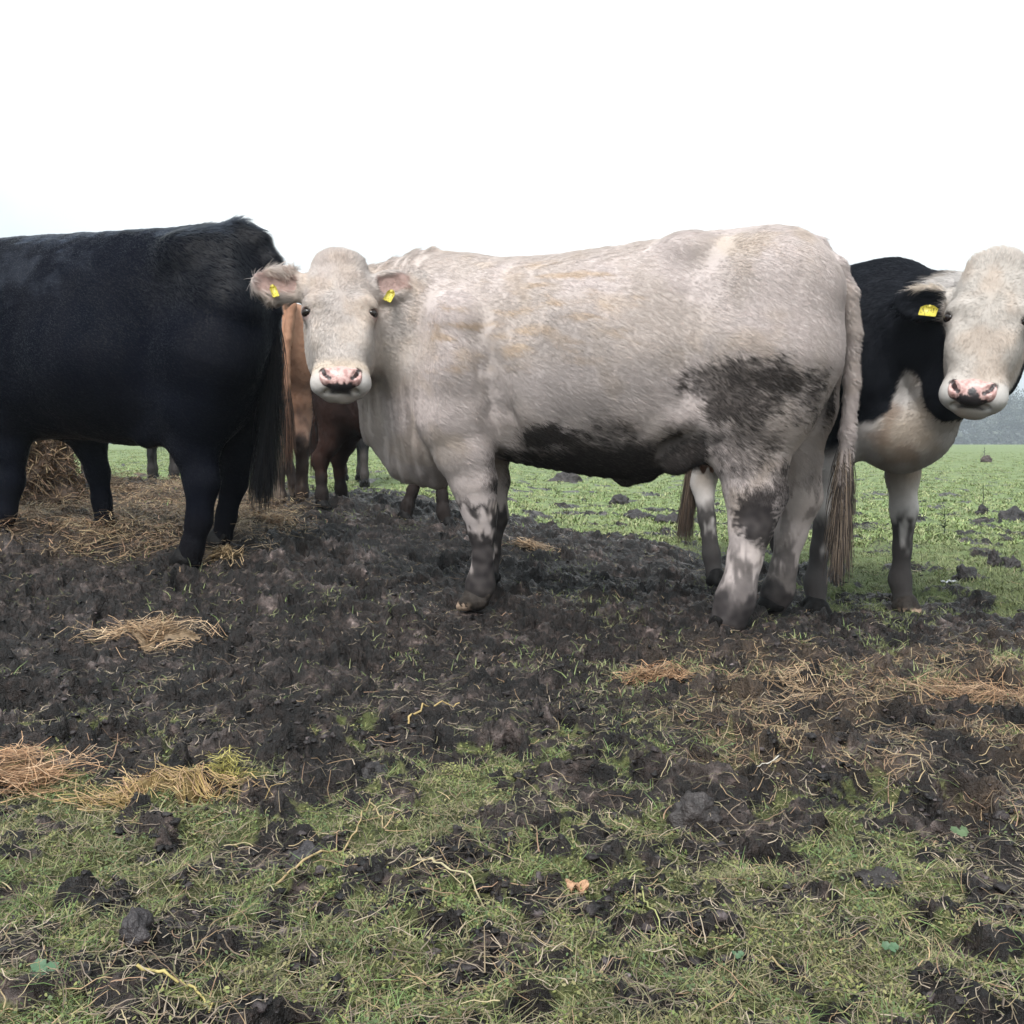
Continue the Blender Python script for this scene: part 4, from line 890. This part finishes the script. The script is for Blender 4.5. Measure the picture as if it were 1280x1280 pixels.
STRAWS = np.array([(.40, .265, .15), (.31, .20, .115), (.46, .34, .19), (.23, .15, .095), (.36, .22, .14)])
DULL = np.array([(.20, .15, .10), (.28, .21, .13), (.13, .095, .065), (.34, .27, .16), (.10, .075, .05)])
def lying(x, y, ang, L, wd, cols, r, lift, curve=1.2, K=5, steep=.38):
    N = len(x); t = np.linspace(-.5, .5, K)[None]; k = r.normal(size=N)[:, None] * curve
    a = ang[:, None] + k * t; st = L[:, None] / (K - 1); dx = np.cumsum(np.cos(a) * st, 1); dy = np.cumsum(np.sin(a) * st, 1)
    X = x[:, None] + dx - dx.mean(1, keepdims=True); Y = y[:, None] + dy - dy.mean(1, keepdims=True)
    zz = gh(X.ravel(), Y.ravel()).reshape(N, K); ok = np.ptp(zz, axis=1) < steep * L + .004
    X, Y, zz, L, wd, cols, lift = X[ok], Y[ok], zz[ok], L[ok], wd[ok], cols[ok], lift[ok]; N = len(X); zs = np.maximum(zz, (zz + zz.max(1, keepdims=True)) * .5)
    Z = zs + lift[:, None] + (r.normal(size=N) * .12 * L)[:, None] * t * 1.2 + .003
    return ribbons(np.stack([X, Y, np.maximum(Z, zz + .001)], -1), wd, cols, r.uniform(-.5, .5, N), .6)
r = np.random.default_rng(201)
n = 100000; y = 1.0 * (10 / 1.0) ** r.random(n); x = y * r.uniform(-.64, .64, n); g, s = cover(x, y)
kp = r.random(n) < 0.8 * s + .034 + .016 * sstep(2.6, 1.5, y); x, y, s = x[kp], y[kp], s[kp]; m = len(x)
L = r.uniform(.02, .11, m) * np.where(s > .3, 1.15, .9); cc = np.where((r.random(m) < .35 + .5 * s)[:, None], STRAWS[r.integers(0, 5, m)] * .8, DULL[r.integers(0, 5, m)])
SV = lying(x, y, r.uniform(0, math.pi, m), L, r.uniform(.0009, .0019, m) * (1 + .16 * y), cc * r.uniform(.7, 1.15, m)[:, None], r, r.random(m) ** 2.5 * .018, .6, 7, .6)
tag(mesh_obj('loose_straw', *SV[:2], M_STRAW, cols=SV[2], smooth=False), 'loose straw trodden into the mud', 'straw', kind='stuff')
print('straw', m, time.time() - T0)

r = np.random.default_rng(221)
def crumbs(n, y0, y1, r0, r1):
    y = y0 * (y1 / y0) ** r.random(n); x = y * r.uniform(-.62, .62, n); cl = noise2(x * 2.2, y * 2.2, 91) + .5 * noise2(x * 7, y * 7, 92); g, s = cover(x, y); kp = (r.random(n) < (1.05 - g) * sstep(-.35, .45, cl)) & (r.random(n) < 1 - .5 * s)
    for p in ft_xy: kp &= np.hypot(x - p[0], y - p[1]) > .10
    x, y = x[kp], y[kp]; m = len(x); t = (1 + 5 ** .5) / 2
    iv = unit(np.array([(-1, t, 0), (1, t, 0), (-1, -t, 0), (1, -t, 0), (0, -1, t), (0, 1, t), (0, -1, -t), (0, 1, -t), (t, 0, -1), (t, 0, 1), (-t, 0, -1), (-t, 0, 1)], float))
    fc = np.array([(0, 11, 5), (0, 5, 1), (0, 1, 7), (0, 7, 10), (0, 10, 11), (1, 5, 9), (5, 11, 4), (11, 10, 2), (10, 7, 6), (7, 1, 8), (3, 9, 4), (3, 4, 2), (3, 2, 6), (3, 6, 8), (3, 8, 9), (4, 9, 5), (2, 4, 11), (6, 2, 10), (8, 6, 7), (9, 8, 1)])
    ed = {}; vv = list(iv); f2 = []
    def mid(a, b):
        k = (min(a, b), max(a, b))
        if k not in ed: ed[k] = len(vv); vv.append(unit(vv[a] + vv[b]))
        return ed[k]
    for a, b, c in fc: ab, bc, ca = mid(a, b), mid(b, c), mid(c, a); f2 += [(a, ab, ca), (b, bc, ab), (c, ca, bc), (ab, bc, ca)]
    iv = np.array(vv); f2 = np.array(f2); R = (r0 + (r1 - r0) * r.random(m) ** 2.5); sc = R[:, None] * r.uniform(.6, 1.25, (m, 3)) * [1, 1, .6]
    V = iv[None] * sc[:, None] * r.uniform(.5, 1.4, (m, len(iv), 1)); V = V + np.stack([x, y, gh(x, y) - R * .05], 1)[:, None]
    F = (np.arange(m) * len(iv))[:, None, None] + f2[None]; c = np.array((.015, .0118, .0118)) * np.exp(r.normal(size=(m, 1)) * .85)
    return V.reshape(-1, 3), F.reshape(-1, 3), np.repeat(c, len(iv), axis=0)
M_CRUMB = attr_mat('wet_crumbs', .55, 70, .6, 1.4, .006, .35)
Vc, Fc, Cc = join([crumbs(30000, 1.2, 9.0, .003, .012)])
tag(mesh_obj('mud_crumbs', Vc, Fc, M_CRUMB, cols=Cc), 'small crumbs of wet mud lying over the trampled ground', 'mud', kind='stuff')
n = 46000; y = 1.1 * (8 / 1.1) ** r.random(n); x = y * r.uniform(-.62, .62, n); g, s = cover(x, y); kp = r.random(n) < .75 - .4 * g; x, y = x[kp], y[kp]; m = len(x)
SV = lying(x, y, r.uniform(0, math.pi, m), r.uniform(.012, .06, m), r.uniform(.0008, .0018, m) * (1 + .15 * y), np.array([(.15, .115, .09), (.05, .038, .030), (.27, .215, .16), (.09, .095, .045), (.17, .15, .085)])[r.integers(0, 5, m)] * r.uniform(.6, 1.5, m)[:, None], r, r.random(m) * .006, 1.2, 5)
tag(mesh_obj('trodden_fibres', *SV[:2], M_STRAW, cols=SV[2], smooth=False), 'dead grass fibres trodden into the mud', 'dead grass', kind='stuff')
# hay bed under the left cattle: deeper, one layer over another
n = 50000; y = r.uniform(4.5, 9.2, n); x = -y * r.uniform(.16, .62, n); g, s = cover(x, y); kp = r.random(n) < s; x, y = x[kp], y[kp]; m = len(x)
cc = np.where((r.random(m) < .6)[:, None], STRAWS[r.integers(0, 5, m)] * .85, DULL[r.integers(0, 5, m)] * 1.1)
SV = lying(x, y, r.uniform(0, math.pi, m), r.uniform(.05, .18, m), r.uniform(.0025, .005, m), cc * r.uniform(.7, 1.1, m)[:, None], r, r.random(m) ** 1.5 * (.05 + .04 * (noise2(x * 2.5, y * 2.5, 8) > 0)), 1.6)
tag(mesh_obj('hay_litter', *SV[:2], M_STRAW, cols=SV[2], smooth=False), 'trampled hay spread on the ground under the cattle at the left', 'hay', kind='stuff')

def hay_heap(label, u, v, wu, hv, n, pal, seed, L=(.06, .18), wd=(.0018, .0032), name='hay_clump', cat='hay clump', flat=1.0, ang=0.0, angs=.6, tails=0.0, core=True):
    """tangled heap of stalks, wu pixels wide and hv pixels high, over a low core of matted hay"""
    r = np.random.default_rng(seed); p = gpix(u, v); m_ = np.linalg.norm(p - CAM) / F_PX; rx = wu * m_ / 2; H_ = hv * m_; ry = rx * .55 * flat
    root = empty(name, p); tag(root, label, cat, 'clumps of hay dropped on the mud')
    nc = 7; ctr = np.stack([np.linspace(-.75, .75, nc) + r.normal(size=nc) * .12, r.normal(size=nc) * .45], 1); sub = r.choice(nc, n, p=r.dirichlet(np.full(nc, 2.5))); q = ctr[sub] * .62 + r.normal(size=(n, 2)) * .24; spread = np.where(r.random(n) < tails + .12, r.uniform(1.05, 1.5, n), 1.0); X = p[0] + q[:, 0] * rx * spread; Y = p[1] + q[:, 1] * ry * spread
    hs_ = r.uniform(.35, 1.1, nc)[sub]; env = H_ * hs_ * np.exp(-(q[:, 0] ** 2 + q[:, 1] ** 2) * 1.4 * spread); lift = env * (r.random(n) ** .6)
    a = ang + r.normal(size=n) * angs; c = pal[r.integers(0, len(pal), n)] * r.uniform(.65, 1.15, n)[:, None]
    V, Q, C = lying(X, Y, a, r.uniform(*L, n), r.uniform(*wd, n), c, r, lift, 1.5, 6, 9.0); mesh_obj('stalks', V - p, Q, M_STRAW, root, cols=C, smooth=False)
    if core:
        g_ = np.linspace(-1, 1, 33); GX, GY = np.meshgrid(g_, g_, indexing='ij'); X = (p[0] + GX * rx * .62).ravel(); Y = (p[1] + GY * ry * .62).ravel(); rad = np.hypot(GX, GY).ravel()
        Z = gh(X, Y); top = H_ * .5 * np.clip(1 - rad ** 2 * (1 + .5 * noise2(X * 18, Y * 18, seed)), -.2, 1) * (.8 + .3 * noise2(X * 25, Y * 25, seed + 1))
        k = np.arange(32); I, J = np.meshgrid(k, k, indexing='ij'); Qc = np.stack([I * 33 + J, (I + 1) * 33 + J, (I + 1) * 33 + J + 1, I * 33 + J + 1], -1).reshape(-1, 4)
        mesh_obj('matted_core', np.stack([X, Y, Z + top - .004], 1) - p, Qc, M_STRAW, root, cols=np.tile(pal[0] * .35, (len(X), 1)))
PALE = np.array([(.56, .39, .24), (.62, .46, .30), (.46, .30, .18), (.36, .23, .13)]); RED = np.array([(.50, .295, .16), (.56, .37, .23), (.38, .21, .115), (.26, .15, .085)]); YEL = np.array([(.42, .29, .11), (.48, .34, .17), (.36, .24, .11), (.44, .28, .17)])
hay_heap('pale hay clump with trailing stalks, on dark mud well in front of the black cow', 205, 805, 150, 28, 330, PALE, 301, (.07, .22), ang=.25, angs=.5, tails=.25)
hay_heap('russet hay clump cut off by the left edge of the view', 25, 978, 160, 30, 420, RED, 302, (.05, .15), (.0012, .0026), ang=.15, angs=.6, tails=.08)
hay_heap('long yellow hay swathe on the grass beside the russet clump', 205, 1000, 230, 17, 330, YEL, 303, (.05, .16), (.0012, .0026), flat=.5, ang=-.25, angs=.55, tails=.12)
hay_heap('wispy yellow tuft standing up at the end of the yellow hay swathe', 285, 985, 50, 36, 130, np.array([(.36, .32, .08), (.42, .36, .12)]), 304, (.03, .10), (.0012, .0024), angs=1.4, core=False)
hay_heap('small lump of hay at the hind hooves of the black cow', 278, 706, 52, 14, 260, np.array([(.34, .24, .13), (.40, .29, .17)]), 305, (.06, .16), (.003, .005), angs=.8)
hay_heap('reddish hay clump in the trampled ground below the white cow\'s hind feet', 820, 864, 95, 18, 300, RED * .85, 306, (.05, .14), (.0015, .003), angs=.9, tails=.3)
hay_heap('thin sprawl of long hay stalks right of the reddish clump', 1010, 868, 190, 9, 170, PALE * .7, 307, (.08, .24), (.0016, .003), flat=1.7, angs=.9, tails=.4, core=False)
hay_heap('flattened brown hay clump at the right edge of the view', 1215, 878, 190, 12, 330, RED * .7, 308, (.06, .18), (.0014, .0026), flat=1.6, angs=1.0, tails=.4, core=False)
hay_heap('small pale wisp of hay behind the white cow\'s foreleg', 665, 690, 60, 9, 120, PALE * .75, 309, (.08, .2), (.003, .005), angs=.5, core=False)
hay_heap('pale hay wisp lying under the tan cow\'s hooves', 335, 660, 70, 10, 200, PALE, 310, (.1, .24), (.004, .006), angs=.5)

# the hay stack behind the black cow
def hay_stack():
    r = np.random.default_rng(320); p = at_depth(28, 640, 7.0); p[2] = float(gh([p[0]], [p[1]])[0]); root = empty('hay_stack', p)
    tag(root, 'tall loose stack of brown hay behind the black cow\'s forelegs', 'hay stack')
    nu, nv = 60, 40; U, Vv = np.meshgrid(np.linspace(0, 2 * math.pi, nu, endpoint=False), np.linspace(0, 1, nv), indexing='ij')
    prof = np.interp(Vv, [0, .12, .3, .6, .85, 1], [.62, .50, .36, .26, .18, .02]); X = prof * np.cos(U) * (1 + .0 * U); Y = prof * np.sin(U); Z = Vv * .72 - .03
    q = np.stack([X.ravel() + .05 * Z.ravel(), Y.ravel(), Z.ravel()], 1); d = fbm3(q * 6, 3, 7); q[:, :2] *= (1 + .28 * d)[:, None]; q[:, 2] *= 1 + .1 * d
    I, J = np.meshgrid(np.arange(nu), np.arange(nv - 1), indexing='ij'); Q = np.stack([I * nv + J, ((I + 1) % nu) * nv + J, ((I + 1) % nu) * nv + J + 1, I * nv + J + 1], -1).reshape(-1, 4)
    mesh_obj('matted_core', q, Q, M_STRAW, root, cols=np.tile((.075, .048, .032), (len(q), 1)))
    N = 6000; k = r.integers(0, len(q), N); P = q[k] * r.uniform(.92, 1.06, (N, 1)); a = r.uniform(0, 2 * math.pi, N); dv = np.stack([np.cos(a), np.sin(a), r.normal(size=N) * .7 - .3], 1); dv = unit(dv); L = r.uniform(.08, .26, N)
    t = np.linspace(-.5, .5, 5)[None, :, None]; path = P[:, None] + dv[:, None] * (L[:, None, None] * t) + np.array([0, 0, -1]) * (L[:, None, None] * t ** 2 * r.uniform(0, .9, (N, 1, 1)))
    V, Q, C = ribbons(path, r.uniform(.004, .008, N), (STRAWS * .62)[r.integers(0, 5, N)] * r.uniform(.55, 1.15, N)[:, None], r.uniform(-1, 1, N), .6); mesh_obj('stalks', V, Q, M_STRAW, root, cols=C, smooth=False)
hay_stack()

# single long stalks one can point at
def stalk(label, pix, wd, col, lift=.012):
    P = np.array([gpix(u, v) for u, v in pix]); t = np.linspace(0, len(P) - 1, 5 * len(P)); i = np.minimum(t.astype(int), len(P) - 2); f = (t - i)[:, None]; q = P[i] * (1 - f) + P[i + 1] * f
    q[:, 2] = gh(q[:, 0], q[:, 1]) + lift * (.4 + .6 * np.sin(np.linspace(0, 3, len(q)))); q[1:-1, 2] = (q[:-2, 2] + q[1:-1, 2] + q[2:, 2]) / 3
    q += np.random.default_rng(len(label)).normal(size=q.shape) * .0025; tg = unit(np.gradient(q, axis=0)); s1 = unit(np.cross(tg, [0, 0, 1.0])); s2 = np.cross(s1, tg); V = []
    R = wd * np.linspace(1, .55, len(q)) * (1 + .2 * np.sin(np.arange(len(q)) * 2.1))
    for k in range(len(q)):
        for j in range(6): V.append(q[k] + R[k] * (s1[k] * math.cos(j * 1.0472) + s2[k] * math.sin(j * 1.0472)))
    n = len(q); F = np.array([(k * 6 + j, k * 6 + (j + 1) % 6, (k + 1) * 6 + (j + 1) % 6, (k + 1) * 6 + j) for k in range(n - 1) for j in range(6)])
    V = np.array(V); o = V.mean(0); ob = mesh_obj('straw_stalk', V - o, F, M_STRAW, cols=np.tile(col, (len(V), 1))); ob.location = o; tag(ob, label, 'straw stalk', 'single long stalks lying on the ground')
stalk('long bent tan stalk, forked at its upper end, left of centre in the near grass', [(345, 1104), (395, 1088), (430, 1068), (450, 1040), (462, 1012)], .0022, (.40, .29, .15))
stalk('short pale stalk leaning off the tip of the long bent tan stalk', [(462, 1012), (472, 1030), (483, 1048)], .0018, (.38, .29, .16))
stalk('pale thick stalk lying right of the long bent tan stalk', [(520, 1092), (556, 1100), (600, 1122), (630, 1134)], .0022, (.42, .36, .22))
stalk('curved yellow stalk near the bottom left, by the clover leaf', [(175, 1246), (220, 1240), (250, 1258), (264, 1285)], .0024, (.42, .34, .13))
stalk('pale S-shaped stalk on the dark mud in the centre', [(510, 908), (530, 902), (545, 886), (575, 882)], .003, (.46, .33, .14))
stalk('thin green-yellow stalk slanting through the near grass at the bottom right', [(795, 1120), (820, 1160), (842, 1204)], .0015, (.34, .34, .14))
stalk('brown stalk slanting across the mud at the bottom right, below the green-yellow stalk', [(938, 1196), (975, 1212), (1018, 1236)], .0018, (.33, .25, .13))
stalk('pale split stalk lying alone in the mud above the near grass on the right', [(950, 968), (965, 962), (972, 972), (944, 975)], .0022, (.5, .46, .40))

# dung, clods and weeds that stand out on the pasture
M_CLOD = attr_mat('dung_and_clods', .5, 45, .6, 1.3, .012, .4)
def clod(label, u, v, wu, hv, seed, col=(.020, .016, .016), name='mud_clod', cat='mud clod'):
    p = gpix(u, v + hv * .3); m_ = np.linalg.norm(p - CAM) / F_PX; R = wu * m_ / 2; H_ = hv * m_ * 1.15
    v_, q_ = sphere((0, 0, 0), (R, max(R * .7, .03), H_), np.eye(3), 40, 24); sc = 1 / max(R, .04)
    d = fbm3(v_ * sc * 1.5, 4, seed) + .5 * np.abs(noise3(v_ * sc * 4, seed + 3)); v_ = v_ * (1 + .42 * d)[:, None]; v_[:, 2] = np.maximum(v_[:, 2], -.03)
    p[2] = float(gh([p[0]], [p[1]])[0]) - .004; o = mesh_obj(name, v_, q_, M_CLOD, cols=np.tile(col, (len(v_), 1)) * (1 + .5 * np.clip(d, -.5, 1))[:, None]); o.location = p; tag(o, label, cat, 'dark clods lying on the field')
clod('wide dark dung heap on the green grass under the white cow\'s belly', 709, 599, 36, 10, 1, (.030, .023, .022), 'dung_heap', 'dung heap')
clod('dark clod below and right of the dung heap, under the white cow\'s navel', 775, 628, 26, 9, 2)
clod('low dark clod in the grass left of the hanging brown tail tip', 800, 645, 40, 8, 3)
clod('dark clod at the grass edge just left of the white cow\'s near hind leg', 838, 650, 34, 9, 4)
clod('round dark clod with a thin stem standing on it, right of the pied cow\'s foreleg', 1227, 641, 13, 10, 5)
clod('wide dark clod on the green field at the right edge of the view', 1266, 648, 34, 11, 6)
clod('small dark clod below the wide clod at the right edge', 1257, 676, 16, 5, 7)
clod('pointed dark clod in the trodden grass beside the pied cow\'s foreleg', 1242, 706, 15, 14, 8)
clod('dark lump right of the pointed clod', 1264, 710, 20, 10, 9)
clod('large dark clod behind a scrap of white, near the pied cow\'s front hoof', 1207, 722, 28, 13, 10)
clod('tiny brown clod far out on the field below the misty trees', 1233, 576, 11, 6, 11, (.05, .033, .028))
clod('dark wet clod in the grass at the lower left', 172, 1180, 34, 22, 12, (.026, .021, .022))
clod('big rough clod of grey mud in the right of the near ground', 868, 1022, 62, 24, 13, (.030, .024, .023))
clod('lumpy black clod on the mud left of centre', 470, 962, 52, 18, 14)
clod('flat grey wet clod in the grass below the yellow hay swathe', 385, 1066, 42, 14, 15, (.04, .034, .036))
clod('dark clod at the bottom right corner of the near grass', 1100, 1104, 60, 12, 16, (.024, .019, .018))
def scrap(label, u, v, wu, seed, col):
    p = gpix(u, v); m_ = np.linalg.norm(p - CAM) / F_PX; R = wu * m_ / 2; g_ = np.linspace(-1, 1, 9); GX, GY = np.meshgrid(g_, g_, indexing='ij'); n = noise2(GX.ravel() * 1.7 + seed, GY.ravel() * 1.7, seed)
    X = GX.ravel() * R * (1 + .4 * n); Y = GY.ravel() * R * .8 * (1 - .4 * n); top = .012 + .012 * n; I, J = np.meshgrid(np.arange(8), np.arange(8), indexing='ij'); Q = np.stack([I * 9 + J, (I + 1) * 9 + J, (I + 1) * 9 + J + 1, I * 9 + J + 1], -1).reshape(-1, 4)
    V = np.concatenate([np.stack([X, Y, top], 1), np.stack([X, Y, top - .003], 1)]); p[2] = float(gh([p[0]], [p[1]])[0]); o = mesh_obj('torn_scrap', V, np.concatenate([Q, Q[:, ::-1] + 81]), M_CLOD, cols=np.tile(col, (len(V), 1))); o.location = p; tag(o, label, 'scrap')
scrap('small white scrap lying in front of the large dark clod on the right', 1186, 730, 16, 3, (.5, .5, .52))
scrap('curled pale orange dead leaf on the mud, low in the centre', 722, 1120, 22, 5, (.42, .24, .14))
M_WEED = attr_mat('weed_leaf', .55, 12, .8, 1.2)
def weed(label, u, v, hv, n, seed, col, lw=.22, up=1.0):
    """upright weed: a stem and pointed leaves up along it"""
    r = np.random.default_rng(seed); p = gpix(u, v); p[2] = float(gh([p[0]], [p[1]])[0]); m_ = np.linalg.norm(p - CAM) / F_PX; H_ = hv * m_; root = empty('weed', p); tag(root, label, 'weed', 'weeds standing in the pasture')
    st = np.array([(0, 0, -.01), (.03 * H_, 0, H_ * .5), (.0, 0.02 * H_, H_)]); V, Q, C = ribbons(np.stack([st, st]), np.array([.05, .05]) * H_, np.tile(col, (2, 1)), np.array([0, 1.57]), .5); mesh_obj('stem', V, Q, M_WEED, root, cols=C * .8, smooth=False)
    a = r.uniform(0, 6.28, n); z0 = r.random(n) * H_ * .85; L = H_ * r.uniform(.25, .5, n) * (1 - .5 * z0 / H_); t = np.linspace(0, 1, 4)[None, :, None]
    dirv = np.stack([np.cos(a), np.sin(a), up * r.uniform(.3, 1, n)], 1)[:, None]; path = np.stack([0 * a, 0 * a, z0], 1)[:, None] + L[:, None, None] * (dirv * t - np.array([0, 0, .5]) * t ** 2)
    cc = np.tile(col, (n, 1)) * r.uniform(.7, 1.2, n)[:, None]; rl = r.uniform(-.4, .4, n)
    for i in range(n): V, Q, C = ribbons(path[i:i + 1], L[i:i + 1] * lw, cc[i:i + 1], rl[i:i + 1], .2); mesh_obj('leaf', V, Q, M_WEED, root, cols=C, smooth=False)
weed('thin bare weed stem rising from the round clod on the right', 1228, 636, 26, 3, 1, (.035, .04, .025), .12)
weed('dark thistle with small leaves right of the pied cow\'s foreleg', 1180, 668, 28, 16, 2, (.035, .055, .030), .25)
weed('small dark upright weed far out below the misty trees', 1230, 573, 13, 12, 3, (.03, .032, .024), .3)
weed('low thistle rosette to the left of the dark thistle', 1160, 668, 12, 18, 4, (.045, .065, .032), .3, .4)
def broad_leaf(label, u, v, wu, n, seed, col):
    r = np.random.default_rng(seed); p = gpix(u, v); m_ = np.linalg.norm(p - CAM) / F_PX; R = wu * m_ / 2; p[2] = float(gh([p[0]], [p[1]])[0]); V = []; F = []
    for k in range(n):
        a0 = k * 6.28 / n + .4; c0 = np.array([math.cos(a0), math.sin(a0), 0]) * R * .55; nz = unit(np.array([r.normal() * .25, -.35 + r.normal() * .2, 1])); ax = unit(np.cross(nz, [0, 1, .1])); ay = np.cross(nz, ax); b0 = len(V)
        V.append(c0 + [0, 0, .016])
        for j in range(12): rr = R * .55 * (1 + .12 * math.cos(j * 3.14)); V.append(c0 + [0, 0, .020] + rr * (ax * math.cos(j * .5236) + ay * math.sin(j * .5236)))
        F += [(b0, b0 + 1 + j, b0 + 1 + (j + 1) % 12) for j in range(12)]
    V = np.array(V); o = mesh_obj('clover_leaf', V, np.array(F), M_WEED, cols=np.tile(col, (len(V), 1)) * r.uniform(.85, 1.15, (len(V), 1))); o.location = p; tag(o, label, 'clover', 'broad green leaves in the near turf')
broad_leaf('blue-green clover leaf at the bottom left corner', 55, 1250, 30, 3, 1, (.065, .125, .065)); broad_leaf('green clover leaf low on the right, in dark mud', 1113, 1205, 18, 3, 2, (.065, .12, .06))
broad_leaf('pale clover leaf in the grass by the right edge', 1200, 1060, 20, 3, 3, (.08, .12, .055)); broad_leaf('small clover leaf near the foot of the thin green-yellow stalk', 922, 1210, 14, 3, 4, (.06, .11, .055))

# ---------------------------------------------------------------- far hedge, trees, misty air
M_BARK = attr_mat('bark', .85, 6, .7, 1.3, .02); M_TWIG = attr_mat('twigs_and_leaves', .75, 1.5, .7, 1.3)
def scatter_cards(P, size, cols, r):
    N = len(P); n = unit(r.normal(size=(N, 3))); a = unit(np.cross(n, r.normal(size=(N, 3)))); b_ = np.cross(n, a); s = size[:, None]
    V = np.stack([P + a * s, P + b_ * s * .45, P - a * s, P - b_ * s * .45], 1).reshape(-1, 3); return V, np.arange(N * 4).reshape(N, 4), np.repeat(cols, 4, axis=0)
r = np.random.default_rng(401); N = 60000; x = r.uniform(-260, 260, N); t = r.random(N) ** .8; hh = 3.4 + 1.4 * noise2(x * .05, x * 0, 3) + .9 * noise2(x * .22, x * 0, 4); yy = 296 + r.normal(size=N) * 1.6
gzh = gbase(x.copy(), yy.copy()); P = np.stack([x, yy, gzh + t * hh], 1); cc = np.array([(.045, .054, .044), (.060, .068, .052), (.050, .048, .042)])[r.integers(0, 3, N)] * r.uniform(.2, 1.9, N)[:, None]
V, Q, C = scatter_cards(P, r.uniform(.4, 1.0, N), cc, r); tag(mesh_obj('hedge', V, Q, M_TWIG, cols=C, smooth=False), 'long dark hedge along the far side of the field', 'hedge')
TREES = [('bushy misty tree just right of the pied cow\'s chin', 1222, 9.5, 4.5), ('tall pale misty tree second from the right edge', 1248, 13.0, 5.2), ('tall misty tree at the right edge with a dense crown', 1278, 15.0, 6.0), ('misty tree hidden in part behind the pied cow\'s jaw', 1196, 12.0, 5.5), ('slim misty tree between the chin tree and the tall pale one', 1236, 8.5, 3.4),
         ('low round misty tree standing below the crown at the right edge', 1263, 9.0, 4.2)]
for k, (lab, u, hgt, rad) in enumerate(TREES):
    r = np.random.default_rng(500 + k); p = at_depth(u, 545, 306 - (k % 3) * 4); p[2] = float(gbase(np.array([p[0]]), np.array([p[1]]))[0]); root = empty('tree', p); tag(root, lab, 'tree', 'trees beyond the field')
    lim = [[(0, 0, -.3, .45), (.15, 0, hgt * .4, .32), (0, .15, hgt * .75, .15)]]; ends = []
    for q in range(11):
        a = r.uniform(0, 6.28); z0 = hgt * r.uniform(.2, .6); e = np.array([math.cos(a) * rad * r.uniform(.5, .95), math.sin(a) * rad * r.uniform(.5, .95), min(hgt * .96, z0 + hgt * r.uniform(.15, .5))]); ends.append(e); lim.append([(0, 0, z0, .2), (*(e * .5 + np.array([0, 0, z0]) * .5 + r.normal(size=3) * .3), .13), (*e, .05)])
    V = []; Q = []; nb = 0
    for l in lim:
        l = np.array(l)
        for s_ in range(len(l)):
            for j in range(6): V.append(l[s_, :3] + l[s_, 3] * np.array([math.cos(j * 1.047), math.sin(j * 1.047), 0]))
        for s_ in range(len(l) - 1):
            for j in range(6): Q.append((nb + s_ * 6 + j, nb + s_ * 6 + (j + 1) % 6, nb + s_ * 6 + 6 + (j + 1) % 6, nb + s_ * 6 + 6 + j))
        nb += len(l) * 6
    V = np.array(V); mesh_obj('trunk', V, np.array(Q), M_BARK, root, cols=np.tile((.05, .042, .036), (len(V), 1)))
    cen = np.array(ends + [np.array([0, 0, hgt * .88]), np.array([1, 0, hgt * .7]), np.array([-1, .6, hgt * .6]), np.array([.6, -1, hgt * .45]), np.array([-1.5, -1, hgt * .3]), np.array([1.6, 1, hgt * .25])]); ci = r.integers(0, len(cen), 3000); P = cen[ci] + r.normal(size=(3000, 3)) * rad * .20; P[:, 2] = np.abs(P[:, 2])
    cc = (.55, 1.35, .9, .7, 1.5, .8)[k] * np.array([(.075, .085, .075), (.095, .10, .085), (.06, .064, .058)])[ci % 3] * r.uniform(.15, 2.4, 3000)[:, None]; V, Q, C = scatter_cards(P, r.uniform(.16, .55, 3000), cc, r); mesh_obj('crown', V, Q, M_TWIG, root, cols=C, smooth=False)
if HAZE:
    m = bpy.data.materials.new('misty_air'); m.use_nodes = True; nt = m.node_tree; nt.nodes.clear(); out = nt.nodes.new('ShaderNodeOutputMaterial'); pv = nt.nodes.new('ShaderNodeVolumePrincipled')
    pv.inputs['Color'].default_value = (.86, .93, 1, 1); pv.inputs['Density'].default_value = HAZE; pv.inputs['Anisotropy'].default_value = .2; nt.links.new(pv.outputs[0], out.inputs['Volume'])
    lo, hi = np.array([-430, -420, -3.2]), np.array([430, 430, 22.0]); V = np.array([[(lo, hi)[(k >> a) & 1][a] for a in range(3)] for k in range(8)])
    o = mesh_obj('haze', V, np.array([(0, 2, 3, 1), (4, 5, 7, 6), (0, 1, 5, 4), (2, 6, 7, 3), (0, 4, 6, 2), (1, 3, 7, 5)]), m, smooth=False); tag(o, 'thin cold mist over the field', 'mist', kind='stuff')
print('done', time.time() - T0)
